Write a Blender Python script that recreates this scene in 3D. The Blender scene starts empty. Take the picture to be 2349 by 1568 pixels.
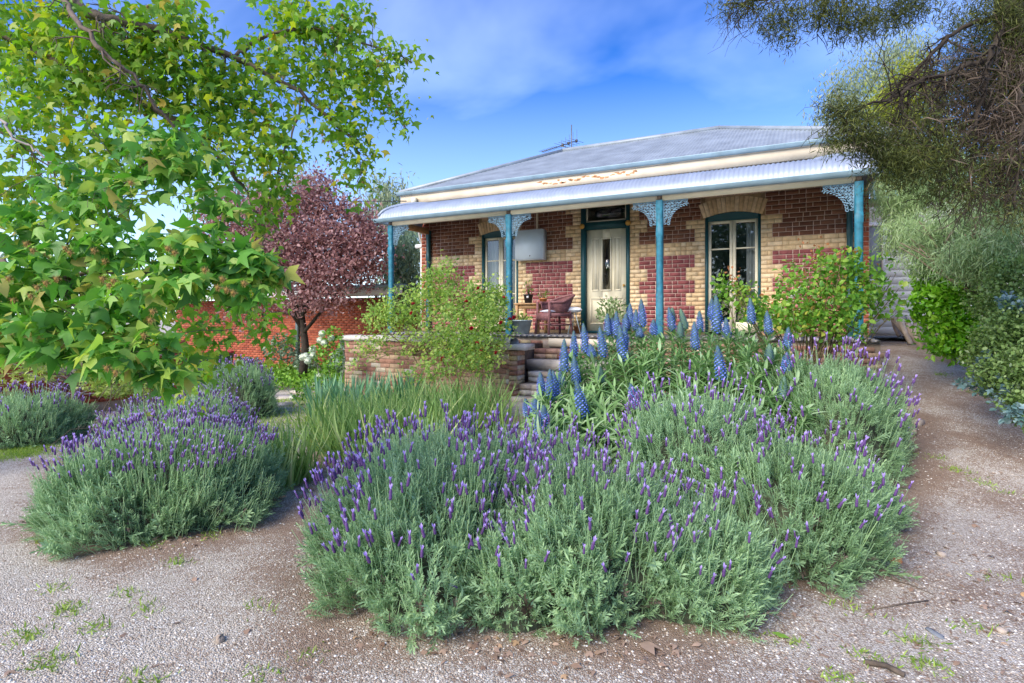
import bpy, math, random
import numpy as np
from mathutils import Matrix, Vector
rng = np.random.default_rng(11); random.seed(11)
SC = bpy.context.scene; COL = SC.collection
R = math.radians

# ------------------------------------------------------------------ camera
CAM = np.array([-.803, -10.21, 1.6]); YAW = R(27.2); FPX = 1288.0; CXP = 1174.5; HYP = 728.0
cd = bpy.data.cameras.new('camera'); cam = bpy.data.objects.new('camera', cd); COL.objects.link(cam)
cam.location = CAM; cam.rotation_euler = (R(90), 0, YAW)
cd.sensor_width = 36; cd.lens = 36 * FPX / 2349; cd.shift_y = -(784 - HYP) / 2349; cd.clip_end = 2000; cd.clip_start = .05
SC.camera = cam
# ------------------------------------------------------------------ sky, sun, exposure
SUN_EL, SUN_AZ = R(34), R(196)          # azimuth measured clockwise from +Y
w = bpy.data.worlds.new('World'); SC.world = w; w.use_nodes = True
nt = w.node_tree; nt.nodes.clear(); N = nt.nodes.new; L = nt.links.new
sky = N('ShaderNodeTexSky'); sky.sky_type = 'NISHITA'; sky.sun_disc = False
sky.sun_elevation = SUN_EL; sky.sun_rotation = SUN_AZ; sky.air_density = 1.0; sky.dust_density = .4; sky.ozone_density = 3.0
hsv = N('ShaderNodeHueSaturation'); hsv.inputs['Saturation'].default_value = 1.6; hsv.inputs['Hue'].default_value = .521; hsv.inputs['Value'].default_value = .62
L(sky.outputs[0], hsv.inputs['Color'])
tc = N('ShaderNodeTexCoord'); sep = N('ShaderNodeSeparateXYZ'); L(tc.outputs['Generated'], sep.inputs[0])
ad = N('ShaderNodeMath'); ad.operation = 'ADD'; ad.inputs[1].default_value = .35; L(sep.outputs['Z'], ad.inputs[0])
mx = N('ShaderNodeMath'); mx.operation = 'MAXIMUM'; mx.inputs[1].default_value = .1; L(ad.outputs[0], mx.inputs[0])
vd = N('ShaderNodeVectorMath'); vd.operation = 'DIVIDE'; L(tc.outputs['Generated'], vd.inputs[0])
cb = N('ShaderNodeCombineXYZ'); [L(mx.outputs[0], cb.inputs[i]) for i in range(3)]; L(cb.outputs[0], vd.inputs[1])
mp = N('ShaderNodeMapping'); mp.inputs['Scale'].default_value = (1.0, 1.5, 1.0); mp.inputs['Rotation'].default_value = (0, 0, .5); mp.inputs['Location'].default_value = (8.4, 1.1, 0); L(vd.outputs[0], mp.inputs[0])
nz = N('ShaderNodeTexNoise'); nz.inputs['Scale'].default_value = 1.5; nz.inputs['Detail'].default_value = 5; nz.inputs['Roughness'].default_value = .48; nz.inputs['Distortion'].default_value = .3; L(mp.outputs[0], nz.inputs['Vector'])
cr = N('ShaderNodeValToRGB'); cr.color_ramp.elements[0].position = .38; cr.color_ramp.elements[1].position = .9
cr.color_ramp.elements[0].color = (0, 0, 0, 1); cr.color_ramp.elements[1].color = (.32, .32, .32, 1); L(nz.outputs['Fac'], cr.inputs[0])
hz = N('ShaderNodeMapRange'); hz.inputs['From Min'].default_value = .42; hz.inputs['From Max'].default_value = -.02; hz.inputs['To Min'].default_value = 0; hz.inputs['To Max'].default_value = .42; L(sep.outputs['Z'], hz.inputs['Value'])
cm = N('ShaderNodeMath'); cm.operation = 'MAXIMUM'; L(cr.outputs[0], cm.inputs[0]); L(hz.outputs[0], cm.inputs[1])
mixc = N('ShaderNodeMixRGB'); mixc.inputs['Color2'].default_value = (6.6, 7.9, 10.2, 1); L(cm.outputs[0], mixc.inputs['Fac']); L(hsv.outputs[0], mixc.inputs['Color1'])
bg = N('ShaderNodeBackground'); bg.inputs['Strength'].default_value = .102; L(mixc.outputs[0], bg.inputs['Color'])
wo = N('ShaderNodeOutputWorld'); L(bg.outputs[0], wo.inputs[0])
sd = bpy.data.lights.new('sun', 'SUN'); sd.energy = 1.7; sd.angle = R(42); sd.color = (1, .91, .77)
so = bpy.data.objects.new('sun', sd); COL.objects.link(so)
sv = Vector((math.sin(SUN_AZ) * math.cos(SUN_EL), math.cos(SUN_AZ) * math.cos(SUN_EL), math.sin(SUN_EL)))
so.rotation_euler = sv.to_track_quat('Z', 'Y').to_euler(); so.location = sv * 40
vs = SC.view_settings; SC.display_settings.display_device = 'sRGB'
vs.view_transform = 'Standard'; vs.look = 'None'; vs.exposure = 1.85; vs.gamma = 1; vs.use_curve_mapping = False
SC.render.engine = 'CYCLES'; SC.cycles.use_denoising = True; SC.cycles.max_bounces = 7; SC.cycles.transparent_max_bounces = 12

# ------------------------------------------------------------------ helpers
FW = np.array([-math.sin(YAW), math.cos(YAW), 0]); RT = np.array([math.cos(YAW), math.sin(YAW), 0]); UP = np.array([0, 0, 1.])
def at(x, y, d): return CAM + (FW + RT * (x - CXP) / FPX + UP * (HYP - y) / FPX) * d   # picture point at a distance -> place
def atY(x, y, Y):
    r = FW + RT * (x - CXP) / FPX + UP * (HYP - y) / FPX
    return CAM + r * ((Y - CAM[1]) / r[1])
def sst(a, b, v):
    t = np.clip((v - a) / (b - a), 0, 1); return t * t * (3 - 2 * t)
def H(x, y):                                     # height of the land
    x = np.asarray(x, float); y = np.asarray(y, float)
    h = 1.08 * sst(-4.4, 2.4, y) * sst(-3.6, .4, x)
    h = h + .22 * sst(-5.5, -2, y) * sst(-7, -4.5, x) * (1 - sst(-3.6, .4, x))
    h = h - .3 * sst(-8.5, -13, x) * sst(-6, -1, y)
    h = h + .9 * sst(1.9, 4.2, x) * sst(-6, -1, y)
    h = h + .012 * np.sin(x * 2.1 + 1) * np.sin(y * 1.7) + .008 * np.sin(x * 5.3) * np.cos(y * 4.1 + 2)
    return h
def ground(x, y, d0=4.):                          # picture point on the land
    d = d0
    for i in range(40):
        p = at(x, y, d); hz_ = float(H(p[0], p[1])); want = (CAM[2] - hz_) * FPX / max(y - HYP, 5)
        d = .6 * d + .4 * want
    p = at(x, y, d); p[2] = H(p[0], p[1]); return p
def gp(px, d):                                    # place on the land under a picture column at a distance
    p = at(px, HYP, d); p[2] = H(p[0], p[1]); return p
def nrm(v): v = np.asarray(v, float); return v / np.maximum(np.linalg.norm(v, axis=-1, keepdims=True), 1e-9)
def rnd(a, b, n=None): return rng.uniform(a, b, n)

# ---- materials
MATS = {}
def nodes(name):
    m = bpy.data.materials.new(name); m.use_nodes = True; t = m.node_tree
    b = t.nodes['Principled BSDF']; return m, t, b
def ramp(t, stops):
    r = t.nodes.new('ShaderNodeValToRGB'); e = r.color_ramp.elements
    while len(e) < len(stops): e.new(.5)
    for el, (p, c) in zip(e, stops): el.position = p; el.color = (*c, 1)
    return r
def paint(name, c, rough=.55, var=.18, scale=6, bump=.15, metal=0, spec=.4, bscale=40):
    """painted or plain surface: base colour with a soft mottling and fine relief"""
    m, t, b = nodes(name); n = t.nodes.new('ShaderNodeTexNoise'); n.inputs['Scale'].default_value = scale; n.inputs['Detail'].default_value = 6
    co = t.nodes.new('ShaderNodeTexCoord'); t.links.new(co.outputs['Object'], n.inputs['Vector'])
    c = np.array(c); r = ramp(t, [(.3, tuple(c * (1 - var))), (.7, tuple(np.minimum(c * (1 + var), .95)))])
    t.links.new(n.outputs['Fac'], r.inputs[0]); t.links.new(r.outputs[0], b.inputs['Base Color'])
    b.inputs['Roughness'].default_value = rough; b.inputs['Metallic'].default_value = metal; b.inputs['Specular IOR Level'].default_value = spec
    if bump:
        n2 = t.nodes.new('ShaderNodeTexNoise'); n2.inputs['Scale'].default_value = bscale; n2.inputs['Detail'].default_value = 4
        t.links.new(co.outputs['Object'], n2.inputs['Vector'])
        bp = t.nodes.new('ShaderNodeBump'); bp.inputs['Strength'].default_value = bump; bp.inputs['Distance'].default_value = .01
        t.links.new(n2.outputs['Fac'], bp.inputs['Height']); t.links.new(bp.outputs[0], b.inputs['Normal'])
    MATS[name] = m; return m
def tinted(name, stops, src='attr', rough=.55, trans=0., spec=.35, bump=0, mottled=0.):
    """leaf / brick / stone kinds: each piece picks its own colour from a range"""
    m, t, b = nodes(name)
    if src == 'attr':
        a = t.nodes.new('ShaderNodeAttribute'); a.attribute_name = 'tint'; fac = a.outputs['Fac']
    else:
        a = t.nodes.new('ShaderNodeObjectInfo'); fac = a.outputs['Random']
    r = ramp(t, stops); t.links.new(fac, r.inputs[0]); colr = r.outputs[0]
    if mottled:
        n = t.nodes.new('ShaderNodeTexNoise'); n.inputs['Scale'].default_value = 14; n.inputs['Detail'].default_value = 5
        g = t.nodes.new('ShaderNodeNewGeometry'); t.links.new(g.outputs['Position'], n.inputs['Vector'])
        mr = t.nodes.new('ShaderNodeMapRange'); mr.inputs['From Min'].default_value = .25; mr.inputs['From Max'].default_value = .75; mr.inputs['To Min'].default_value = 1 - mottled; mr.inputs['To Max'].default_value = 1 + mottled
        t.links.new(n.outputs['Fac'], mr.inputs['Value'])
        mu = t.nodes.new('ShaderNodeVectorMath'); mu.operation = 'SCALE'; t.links.new(colr, mu.inputs[0]); t.links.new(mr.outputs[0], mu.inputs['Scale']); colr = mu.outputs[0]
    t.links.new(colr, b.inputs['Base Color'])
    b.inputs['Roughness'].default_value = rough; b.inputs['Specular IOR Level'].default_value = spec
    if bump:
        n = t.nodes.new('ShaderNodeTexNoise'); n.inputs['Scale'].default_value = 60; n.inputs['Detail'].default_value = 4
        g = t.nodes.new('ShaderNodeNewGeometry'); t.links.new(g.outputs['Position'], n.inputs['Vector'])
        bp = t.nodes.new('ShaderNodeBump'); bp.inputs['Strength'].default_value = bump; bp.inputs['Distance'].default_value = .01
        t.links.new(n.outputs['Fac'], bp.inputs['Height']); t.links.new(bp.outputs[0], b.inputs['Normal'])
    if trans:
        tr = t.nodes.new('ShaderNodeBsdfTranslucent'); hs = t.nodes.new('ShaderNodeHueSaturation'); hs.inputs['Value'].default_value = 1.25; hs.inputs['Saturation'].default_value = 1.1
        t.links.new(colr, hs.inputs['Color']); t.links.new(hs.outputs[0], tr.inputs['Color'])
        mi = t.nodes.new('ShaderNodeMixShader'); mi.inputs[0].default_value = trans
        out = t.nodes['Material Output']; t.links.new(b.outputs[0], mi.inputs[1]); t.links.new(tr.outputs[0], mi.inputs[2]); t.links.new(mi.outputs[0], out.inputs['Surface'])
    MATS[name] = m; return m
def leafmats(name, stops, **k):
    tinted(name, stops, 'attr', **k); tinted(name + '_single', stops, 'obj', **k)
def glassmat(name, mixv=.42):
    m, t, b = nodes(name); t.nodes.remove(b)
    g = t.nodes.new('ShaderNodeBsdfGlossy'); g.inputs['Roughness'].default_value = .02; tr = t.nodes.new('ShaderNodeBsdfTransparent'); tr.inputs['Color'].default_value = (.85, .9, .88, 1)
    lw = t.nodes.new('ShaderNodeLayerWeight'); lw.inputs['Blend'].default_value = mixv
    mi = t.nodes.new('ShaderNodeMixShader'); t.links.new(lw.outputs['Fresnel'], mi.inputs[0]); t.links.new(tr.outputs[0], mi.inputs[1]); t.links.new(g.outputs[0], mi.inputs[2])
    t.links.new(mi.outputs[0], t.nodes['Material Output'].inputs['Surface']); MATS[name] = m

# ---- mesh collecting
class MB:
    def __init__(s): s.v = []; s.t = []; s.q = []; s.k = []; s.n = 0
    def add(s, V, tris=None, quads=None, tint=.5):
        V = np.asarray(V, float).reshape(-1, 3)
        if tris is not None and len(tris): s.t.append(np.asarray(tris, int).reshape(-1, 3) + s.n)
        if quads is not None and len(quads): s.q.append(np.asarray(quads, int).reshape(-1, 4) + s.n)
        s.v.append(V); s.k.append(np.broadcast_to(np.asarray(tint, float), (len(V),)).copy()); s.n += len(V)
    def inst(s, tpl, Rm, T, tint=None, vt=None):
        V, tr, qu = tpl[:3]; Nn = len(T); nv = len(V)
        if Nn == 0: return
        W = np.einsum('nij,vj->nvi', Rm, V) + T[:, None, :]
        off = (np.arange(Nn) * nv)[:, None, None]
        if tint is None: tint = rng.random(Nn)
        tt = np.repeat(tint, nv)
        if len(tpl) > 3: tt = np.tile(tpl[3], Nn)
        s.add(W.reshape(-1, 3), (tr[None] + off).reshape(-1, 3) if len(tr) else None, (qu[None] + off).reshape(-1, 4) if len(qu) else None, tt)
    def box(s, c, size, rot=0, tint=.5, M=None):
        sx, sy, sz = [a / 2 for a in size]
        V = np.array([(x, y, z) for x in (-sx, sx) for y in (-sy, sy) for z in (-sz, sz)])
        if M is not None: V = V @ np.asarray(M).T
        elif rot:
            a = np.array([[math.cos(rot), -math.sin(rot), 0], [math.sin(rot), math.cos(rot), 0], [0, 0, 1]]); V = V @ a.T
        s.add(V + np.array(c), None, [(0, 1, 3, 2), (4, 6, 7, 5), (0, 4, 5, 1), (2, 3, 7, 6), (0, 2, 6, 4), (1, 5, 7, 3)], tint)
    def bx(s, x0, x1, y0, y1, z0, z1, tint=.5): s.box(((x0 + x1) / 2, (y0 + y1) / 2, (z0 + z1) / 2), (x1 - x0, y1 - y0, z1 - z0), 0, tint)
    def tube(s, pts, rad, sides=6, tint=.5, cap=True):
        pts = np.asarray(pts, float); n = len(pts); rad = np.broadcast_to(np.asarray(rad, float), (n,))
        tg = nrm(np.gradient(pts, axis=0)); ref = np.array([0, 0, 1.]) if abs(tg[0][2]) < .9 else np.array([1., 0, 0])
        u = nrm(np.cross(tg, ref)); vv = np.cross(tg, u); a = np.arange(sides) / sides * 2 * math.pi
        V = pts[:, None] + rad[:, None, None] * (u[:, None] * np.cos(a)[None, :, None] + vv[:, None] * np.sin(a)[None, :, None])
        q = [(i * sides + j, i * sides + (j + 1) % sides, (i + 1) * sides + (j + 1) % sides, (i + 1) * sides + j) for i in range(n - 1) for j in range(sides)]
        V = V.reshape(-1, 3); tr = []
        if cap:
            V = np.vstack([V, pts[:1], pts[-1:]]); m = n * sides
            tr = [(m, (j + 1) % sides, j) for j in range(sides)] + [(m + 1, (n - 1) * sides + j, (n - 1) * sides + (j + 1) % sides) for j in range(sides)]
        s.add(V, tr, q, tint)
    def lathe(s, prof, c, seg=16, tint=.5, M=None):
        a = np.arange(seg) / seg * 2 * math.pi; V = []
        for r_, z in prof: V += [(r_ * math.cos(t), r_ * math.sin(t), z) for t in a]
        V = np.array(V); n = len(prof)
        if M is not None: V = V @ np.asarray(M).T
        s.add(V + np.array(c), None, [(i * seg + j, i * seg + (j + 1) % seg, (i + 1) * seg + (j + 1) % seg, (i + 1) * seg + j) for i in range(n - 1) for j in range(seg)], tint)
    def grid(s, V, nu, nv, tint=.5):
        s.add(V, None, [(i * nv + j, i * nv + j + 1, (i + 1) * nv + j + 1, (i + 1) * nv + j) for i in range(nu - 1) for j in range(nv - 1)], tint)
    def mesh(s, name, mat, smooth=False):
        me = bpy.data.meshes.new(name); V = np.concatenate(s.v) if s.v else np.zeros((0, 3))
        T = np.concatenate(s.t) if s.t else np.zeros((0, 3), int); Q = np.concatenate(s.q) if s.q else np.zeros((0, 4), int)
        me.vertices.add(len(V)); me.vertices.foreach_set('co', V.ravel().astype(np.float32))
        lp = np.concatenate([T.ravel(), Q.ravel()]).astype(np.int32); me.loops.add(len(lp)); me.loops.foreach_set('vertex_index', lp)
        st = np.concatenate([np.arange(len(T)) * 3, len(T) * 3 + np.arange(len(Q)) * 4]).astype(np.int32)
        me.polygons.add(len(st)); me.polygons.foreach_set('loop_start', st)
        if smooth: me.polygons.foreach_set('use_smooth', np.ones(len(st), bool))
        at_ = me.attributes.new('tint', 'FLOAT', 'POINT'); at_.data.foreach_set('value', np.concatenate(s.k).astype(np.float32))
        me.update(calc_edges=True)
        me.materials.append(MATS[mat] if isinstance(mat, str) else mat); return me
def obj(name, mb, mat, parent=None, smooth=False, kind=None):
    me = mb if isinstance(mb, bpy.types.Mesh) else mb.mesh(name, mat, smooth)
    o = bpy.data.objects.new(name, me); COL.objects.link(o); attach(o, parent, Matrix())
    if kind: o['kind'] = kind
    return o
def attach(o, parent, M):
    if parent is None: o.matrix_basis = M; return
    o.parent = parent
    o.matrix_basis = (Matrix.Translation(-Vector(parent.location)) @ M) if parent.type == 'EMPTY' else M
def tag(o, label, cat, group=None, kind=None):
    o['label'] = label; o['category'] = cat
    if group: o['group'] = group
    if kind: o['kind'] = kind
    return o
def thing(name, label, cat, loc=(0, 0, 0), group=None):
    o = bpy.data.objects.new(name, None); COL.objects.link(o); o.location = tuple(float(a) for a in loc); o.empty_display_size = .1
    return tag(o, label, cat, group)
def pieces(name, mesh, parent, Rm, T):            # single objects that share one mesh
    for r_, t_ in zip(Rm, T):
        o = bpy.data.objects.new(name, mesh); COL.objects.link(o)
        M = Matrix.Identity(4)
        for i in range(3):
            for j in range(3): M[i][j] = r_[i][j]
            M[i][3] = t_[i]
        attach(o, parent, M)
def frame(d, n):                                  # columns: side, along d, normal
    d = nrm(d); x = nrm(np.cross(d, n)); z = np.cross(x, d); return np.stack([x, d, z], axis=-1)
def tplmesh(name, tpl, mat):
    m = MB(); m.add(tpl[0], tpl[1], tpl[2], tpl[3] if len(tpl) > 3 else .5); return m.mesh(name, mat)
def foliage(parent, name, tpls, Rm, T, mat, single=0, tint=None, stuffname=None):
    """nearest pieces become objects of their own, the rest one joined part"""
    d = np.linalg.norm(T - CAM, axis=1); infront = ((T - CAM) @ FW) > .3
    px = CXP + FPX * ((T - CAM) @ RT) / np.maximum((T - CAM) @ FW, .1); inview = infront & (px > -20) & (px < 2370)
    order = np.argsort(np.where(inview, d, 1e6)); near = order[:single]; near = near[inview[near]]
    mask = np.ones(len(T), bool); mask[near] = False
    if len(near):
        for k, tp in enumerate(tpls):
            me = tplmesh(name, tp, mat + '_single'); sel = near[k::len(tpls)]; pieces(name, me, parent, Rm[sel], T[sel])
    idx = np.nonzero(mask)[0]; m = MB()
    for k, tp in enumerate(tpls):
        sel = idx[k::len(tpls)]; m.inst(tp, Rm[sel], T[sel], None if tint is None else tint[sel])
    if not m.v: return None
    return obj(stuffname or (name + '_mass'), m, mat, parent, kind='stuff')

# ---- leaf shapes (base at origin, along +Y)
def A(*l): return np.array(l, float)
def I(*l, k=3): return np.array(l, int).reshape(-1, k)
NOQ = np.zeros((0, 4), int); NOT = np.zeros((0, 3), int)
def star_leaf(droop=.35, fold=.1):
    P = A((0, .32, 0), (0, 0, 0), (-.2, .03, 0), (-.58, .36, 0), (-.2, .45, 0), (0, 1.02, 0), (.2, .45, 0), (.58, .36, 0), (.2, .03, 0))
    P[:, 2] = -droop * ((P[:, 0] * 1.1) ** 2 + np.maximum(P[:, 1] - .3, 0) ** 2) + fold * np.abs(P[:, 0]) * (P[:, 1] > .02)
    return P, I(*[(0, i, i + 1) for i in range(1, 8)], (0, 8, 1)), NOQ
def oval_leaf(wd=.32, fold=.08, curl=.12):
    P = A((0, 0, 0), (-wd, .33, fold), (-wd * .85, .68, fold), (0, 1, -curl), (wd * .85, .68, fold), (wd, .33, fold), (0, .5, 0))
    return P, I((6, 1, 0), (6, 2, 1), (6, 3, 2), (6, 4, 3), (6, 5, 4), (6, 0, 5)), NOQ
def needle(wd=.07, bend=.1): return A((0, 0, 0), (-wd, .45, bend), (0, 1, 0), (wd, .45, bend)), NOT, I((0, 3, 2, 1), k=4)
def lance(wd=.11, bend=.25):
    f = lambda y: -bend * y * y
    P = A((0, 0, 0), (-wd, .35, f(.35) + .03), (0, .35, f(.35)), (wd, .35, f(.35) + .03), (-wd * .75, .7, f(.7) + .03), (0, .7, f(.7)), (wd * .75, .7, f(.7) + .03), (0, 1, f(1)))
    return P, I((0, 2, 1), (0, 3, 2), (4, 5, 7), (5, 6, 7)), I((1, 2, 5, 4), (2, 3, 6, 5), k=4)
def blade(wd=.02, bend=.3, seg=5, k=2.2):
    V = []
    for i in range(seg + 1):
        t = i / seg; y = t - bend * .35 * t ** k; z = 0
        ww = wd * (1 - t ** 2.2) + .0008; zz = -bend * t ** k
        V += [(-ww, y, zz), (ww, y, zz)]
    return np.array(V), NOT, I(*[(2 * i, 2 * i + 1, 2 * i + 3, 2 * i + 2) for i in range(seg)], k=4)
def upfan(n, lean, spread=1.):                    # directions: up, leaning outwards
    a = rnd(0, 2 * math.pi, n); l = lean * np.sqrt(rng.random(n)) * spread
    return np.stack([np.cos(a) * np.sin(l), np.sin(a) * np.sin(l), np.cos(l)], -1)
def randdir(n): return nrm(rng.normal(size=(n, 3)))

# ------------------------------------------------------------------ materials
paint('mortar', (.44, .29, .16), .95, .3, 8, .4)
paint('pointing', (.70, .52, .42), .9, .15, 8, .3)
paint('old_mortar', (.36, .28, .22), .95, .3, 8, .6)
leaf_ = leafmats
leafmats('brick_cream', [(0, (.66, .45, .24)), (.5, (.76, .55, .31)), (1, (.82, .63, .40))], rough=.75, bump=.6, mottled=.24)
leafmats('brick_maroon', [(0, (.22, .055, .055)), (.5, (.29, .08, .078)), (1, (.36, .12, .11))], rough=.7, bump=.6, mottled=.28)
leafmats('brick_maroon_shade', [(0, (.15, .055, .03)), (.5, (.21, .085, .045)), (1, (.28, .12, .065))], rough=.75, bump=.5, mottled=.2)  # maroon brick with the verandah shade put into its colour, browner and darker
leafmats('brick_red', [(0, (.22, .05, .025)), (.5, (.32, .075, .035)), (1, (.40, .12, .06))], rough=.85, bump=.6, mottled=.25)
leafmats('brick_old', [(0, (.22, .10, .07)), (.35, (.34, .18, .13)), (.7, (.42, .28, .20)), (.9, (.44, .34, .18)), (1, (.46, .42, .37))], rough=.9, bump=.8, mottled=.3)
leafmats('brick_pale', [(0, (.40, .31, .25)), (.4, (.52, .44, .36)), (1, (.66, .61, .54))], rough=.9, bump=.8, mottled=.3)
paint('teal', (.022, .165, .235), .5, .28, 14, .15)
paint('dark_teal', (.012, .075, .085), .4, .15, 5, .05)
paint('lace_blue', (.20, .34, .44), .55, .15, 9, .1)
paint('cream_paint', (.80, .73, .54), .5, .08, 4, .08)
paint('fascia_paint', (.68, .58, .43), .6, .12, 3, .2)
paint('peeled', (.45, .22, .10), .8, .45, 9, .4)
paint('zinc', (.32, .37, .46), .5, .12, 3, .05, .25)
paint('zinc_roof', (.31, .35, .385), .5, .2, 2.5, .05, .2)
paint('gutter', (.27, .39, .46), .42, .15, 4, .05, .2)
paint('frieze', (.40, .42, .48), .7, .12, 3, .1)
paint('meter_grey', (.70, .80, .86), .35, .05, 3, .03)
paint('white_paint', (.74, .74, .73), .5, .08, 4, .1)
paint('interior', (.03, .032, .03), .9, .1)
paint('curtain', (.5, .5, .52), .9, .05)
paint('deck', (.40, .37, .34), .8, .25, 6, .3)
paint('wood_pale', (.50, .29, .13), .5, .25, 8, .2)
paint('wicker', (.22, .095, .095), .65, .3, 30, .5)
paint('cloth_white', (.75, .78, .82), .9, .05)
paint('black_plastic', (.02, .024, .03), .45, .1)
paint('galv', (.42, .50, .52), .45, .2, 10, .1, .3)
paint('terracotta', (.55, .22, .08), .8, .2)
paint('stone_cap', (.50, .47, .43), .9, .25, 7, .6)
paint('concrete', (.52, .46, .40), .9, .28, 5, .5)
paint('bin_green', (.085, .13, .125), .5, .1)
paint('bin_blue', (.05, .075, .14), .5, .1)
paint('bin_red', (.62, .03, .035), .4, .1)
paint('metal_dark', (.16, .14, .12), .5, .2, 20, .1, .5)
paint('brass', (.60, .34, .08), .35, .15, 10, .1, .3)
paint('bark', (.13, .10, .075), .9, .4, 12, .8)
paint('bark_dark', (.04, .03, .02), .9, .4, 12, .8)
paint('bark_grey', (.28, .25, .23), .9, .3, 12, .8)
paint('twig', (.20, .15, .10), .9, .3, 12, .3)
paint('cane', (.13, .10, .045), .8, .35, 12, .3)
paint('green_stem', (.16, .26, .10), .7, .2, 10, .1)
paint('lav_core', (.075, .085, .05), .95, .5, 22, .6)
paint('dark_soil', (.09, .062, .045), .95, .4, 12, .8)
paint('grey_wood', (.42, .40, .38), .85, .25, 10, .4)
paint('slate', (.22, .24, .27), .8, .2, 9, .4)
glassmat('glass', .5)
leafmats('lav_leaf', [(0, (.12, .205, .075)), (.35, (.235, .385, .18)), (.75, (.345, .525, .285)), (1, (.47, .66, .33))], rough=.7, trans=.25)
leafmats('lav_head', [(0, (.11, .05, .17)), (.45, (.19, .10, .31)), (.6, (.46, .31, .76)), (1, (.62, .47, .90))], rough=.7, trans=.2)
tinted('lav_head_single', [(0, (.11, .05, .17)), (.45, (.19, .10, .31)), (.6, (.46, .31, .76)), (1, (.62, .47, .90))], 'attr', rough=.7, trans=.2)
leafmats('amber_leaf', [(0, (.065, .20, .03)), (.4, (.14, .37, .055)), (.7, (.26, .49, .085)), (.93, (.45, .57, .11)), (1, (.46, .38, .12))], rough=.42, trans=.42)
leafmats('amber_far', [(0, (.09, .22, .03)), (.5, (.22, .42, .05)), (.85, (.42, .50, .06)), (1, (.56, .38, .06))], rough=.45, trans=.5)
leafmats('plum_leaf', [(0, (.10, .04, .04)), (.45, (.34, .175, .165)), (1, (.60, .42, .40))], rough=.5, trans=.35)
leafmats('gum_leaf', [(0, (.17, .23, .13)), (.5, (.29, .36, .21)), (1, (.42, .44, .24))], rough=.55, trans=.3)
leafmats('gum_dark', [(0, (.09, .16, .09)), (.5, (.18, .29, .17)), (1, (.30, .40, .27))], rough=.55, trans=.25)
leafmats('lime_leaf', [(0, (.16, .22, .03)), (.5, (.32, .38, .05)), (1, (.48, .48, .07))], rough=.55, trans=.4)
leafmats('tea_leaf', [(0, (.02, .028, .007)), (.5, (.065, .085, .015)), (.85, (.14, .16, .032)), (1, (.26, .24, .08))], rough=.6, trans=.2)
leafmats('dead_twig', [(0, (.05, .036, .025)), (.5, (.11, .082, .06)), (1, (.20, .155, .12))], rough=.9)
leafmats('pale_needle', [(0, (.15, .25, .08)), (.5, (.29, .42, .18)), (1, (.48, .58, .32))], rough=.6, trans=.25)
leafmats('hedge_leaf', [(0, (.06, .20, .008)), (.5, (.14, .38, .015)), (1, (.32, .56, .05))], rough=.35, trans=.3)
leafmats('ivy_leaf', [(0, (.08, .15, .035)), (.6, (.20, .32, .085)), (.9, (.34, .46, .18)), (1, (.46, .55, .4))], rough=.4, trans=.2)
leafmats('blue_ivy', [(0, (.07, .15, .13)), (.5, (.15, .26, .26)), (1, (.29, .42, .44))], rough=.45, trans=.15)
leafmats('rose_leaf', [(0, (.07, .20, .02)), (.45, (.16, .36, .045)), (.8, (.33, .50, .08)), (.95, (.52, .50, .08)), (1, (.48, .2, .08))], rough=.35, trans=.35)
leafmats('rambler_leaf', [(0, (.13, .26, .05)), (.4, (.30, .47, .10)), (.8, (.50, .63, .15)), (1, (.66, .68, .12))], rough=.45, trans=.4)
leafmats('echium_leaf', [(0, (.12, .24, .07)), (.4, (.22, .40, .13)), (.8, (.34, .52, .23)), (1, (.46, .62, .36))], rough=.5, trans=.32)
EST = [(0, (.12, .22, .13)), (.2, (.06, .12, .18)), (.4, (.05, .10, .42)), (.7, (.10, .18, .72)), (1, (.24, .34, .9))]
leafmats('echium_spike', EST, rough=.7); tinted('echium_spike_single', EST, 'attr', rough=.7)
leafmats('strap_leaf', [(0, (.15, .27, .06)), (.5, (.30, .48, .13)), (.9, (.47, .61, .22)), (1, (.62, .64, .28))], rough=.5, trans=.3)
leafmats('iris_leaf', [(0, (.09, .24, .11)), (.5, (.19, .40, .2)), (1, (.32, .52, .3))], rough=.5, trans=.25)
leafmats('grass', [(0, (.14, .25, .03)), (.5, (.27, .42, .06)), (1, (.42, .55, .12))], rough=.6, trans=.3)
leafmats('cover_leaf', [(0, (.08, .20, .02)), (.5, (.18, .38, .045)), (1, (.3, .52, .08))], rough=.45, trans=.3)
leafmats('vine_leaf', [(0, (.22, .32, .06)), (.5, (.38, .48, .11)), (1, (.5, .58, .2))], rough=.5, trans=.4)
leafmats('snowball', [(0, (.60, .68, .48)), (1, (.85, .86, .78))], rough=.8, trans=.2)
leafmats('rose_petal', [(0, (.42, .01, .02)), (1, (.62, .05, .08))], rough=.6, trans=.2)
leafmats('litter', [(0, (.19, .115, .075)), (.5, (.34, .23, .165)), (.9, (.44, .31, .23)), (1, (.48, .30, .14))], rough=.85)
leafmats('pebble', [(0, (.25, .19, .15)), (.25, (.45, .37, .29)), (.55, (.62, .54, .45)), (.85, (.74, .70, .63)), (1, (.84, .82, .78))], rough=.85)
leafmats('stone', [(0, (.34, .27, .21)), (.5, (.44, .36, .29)), (1, (.55, .48, .42))], rough=.9, bump=.8, mottled=.25)
leafmats('seed_ball', [(0, (.24, .15, .03)), (1, (.42, .28, .10))], rough=.9)

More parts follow.
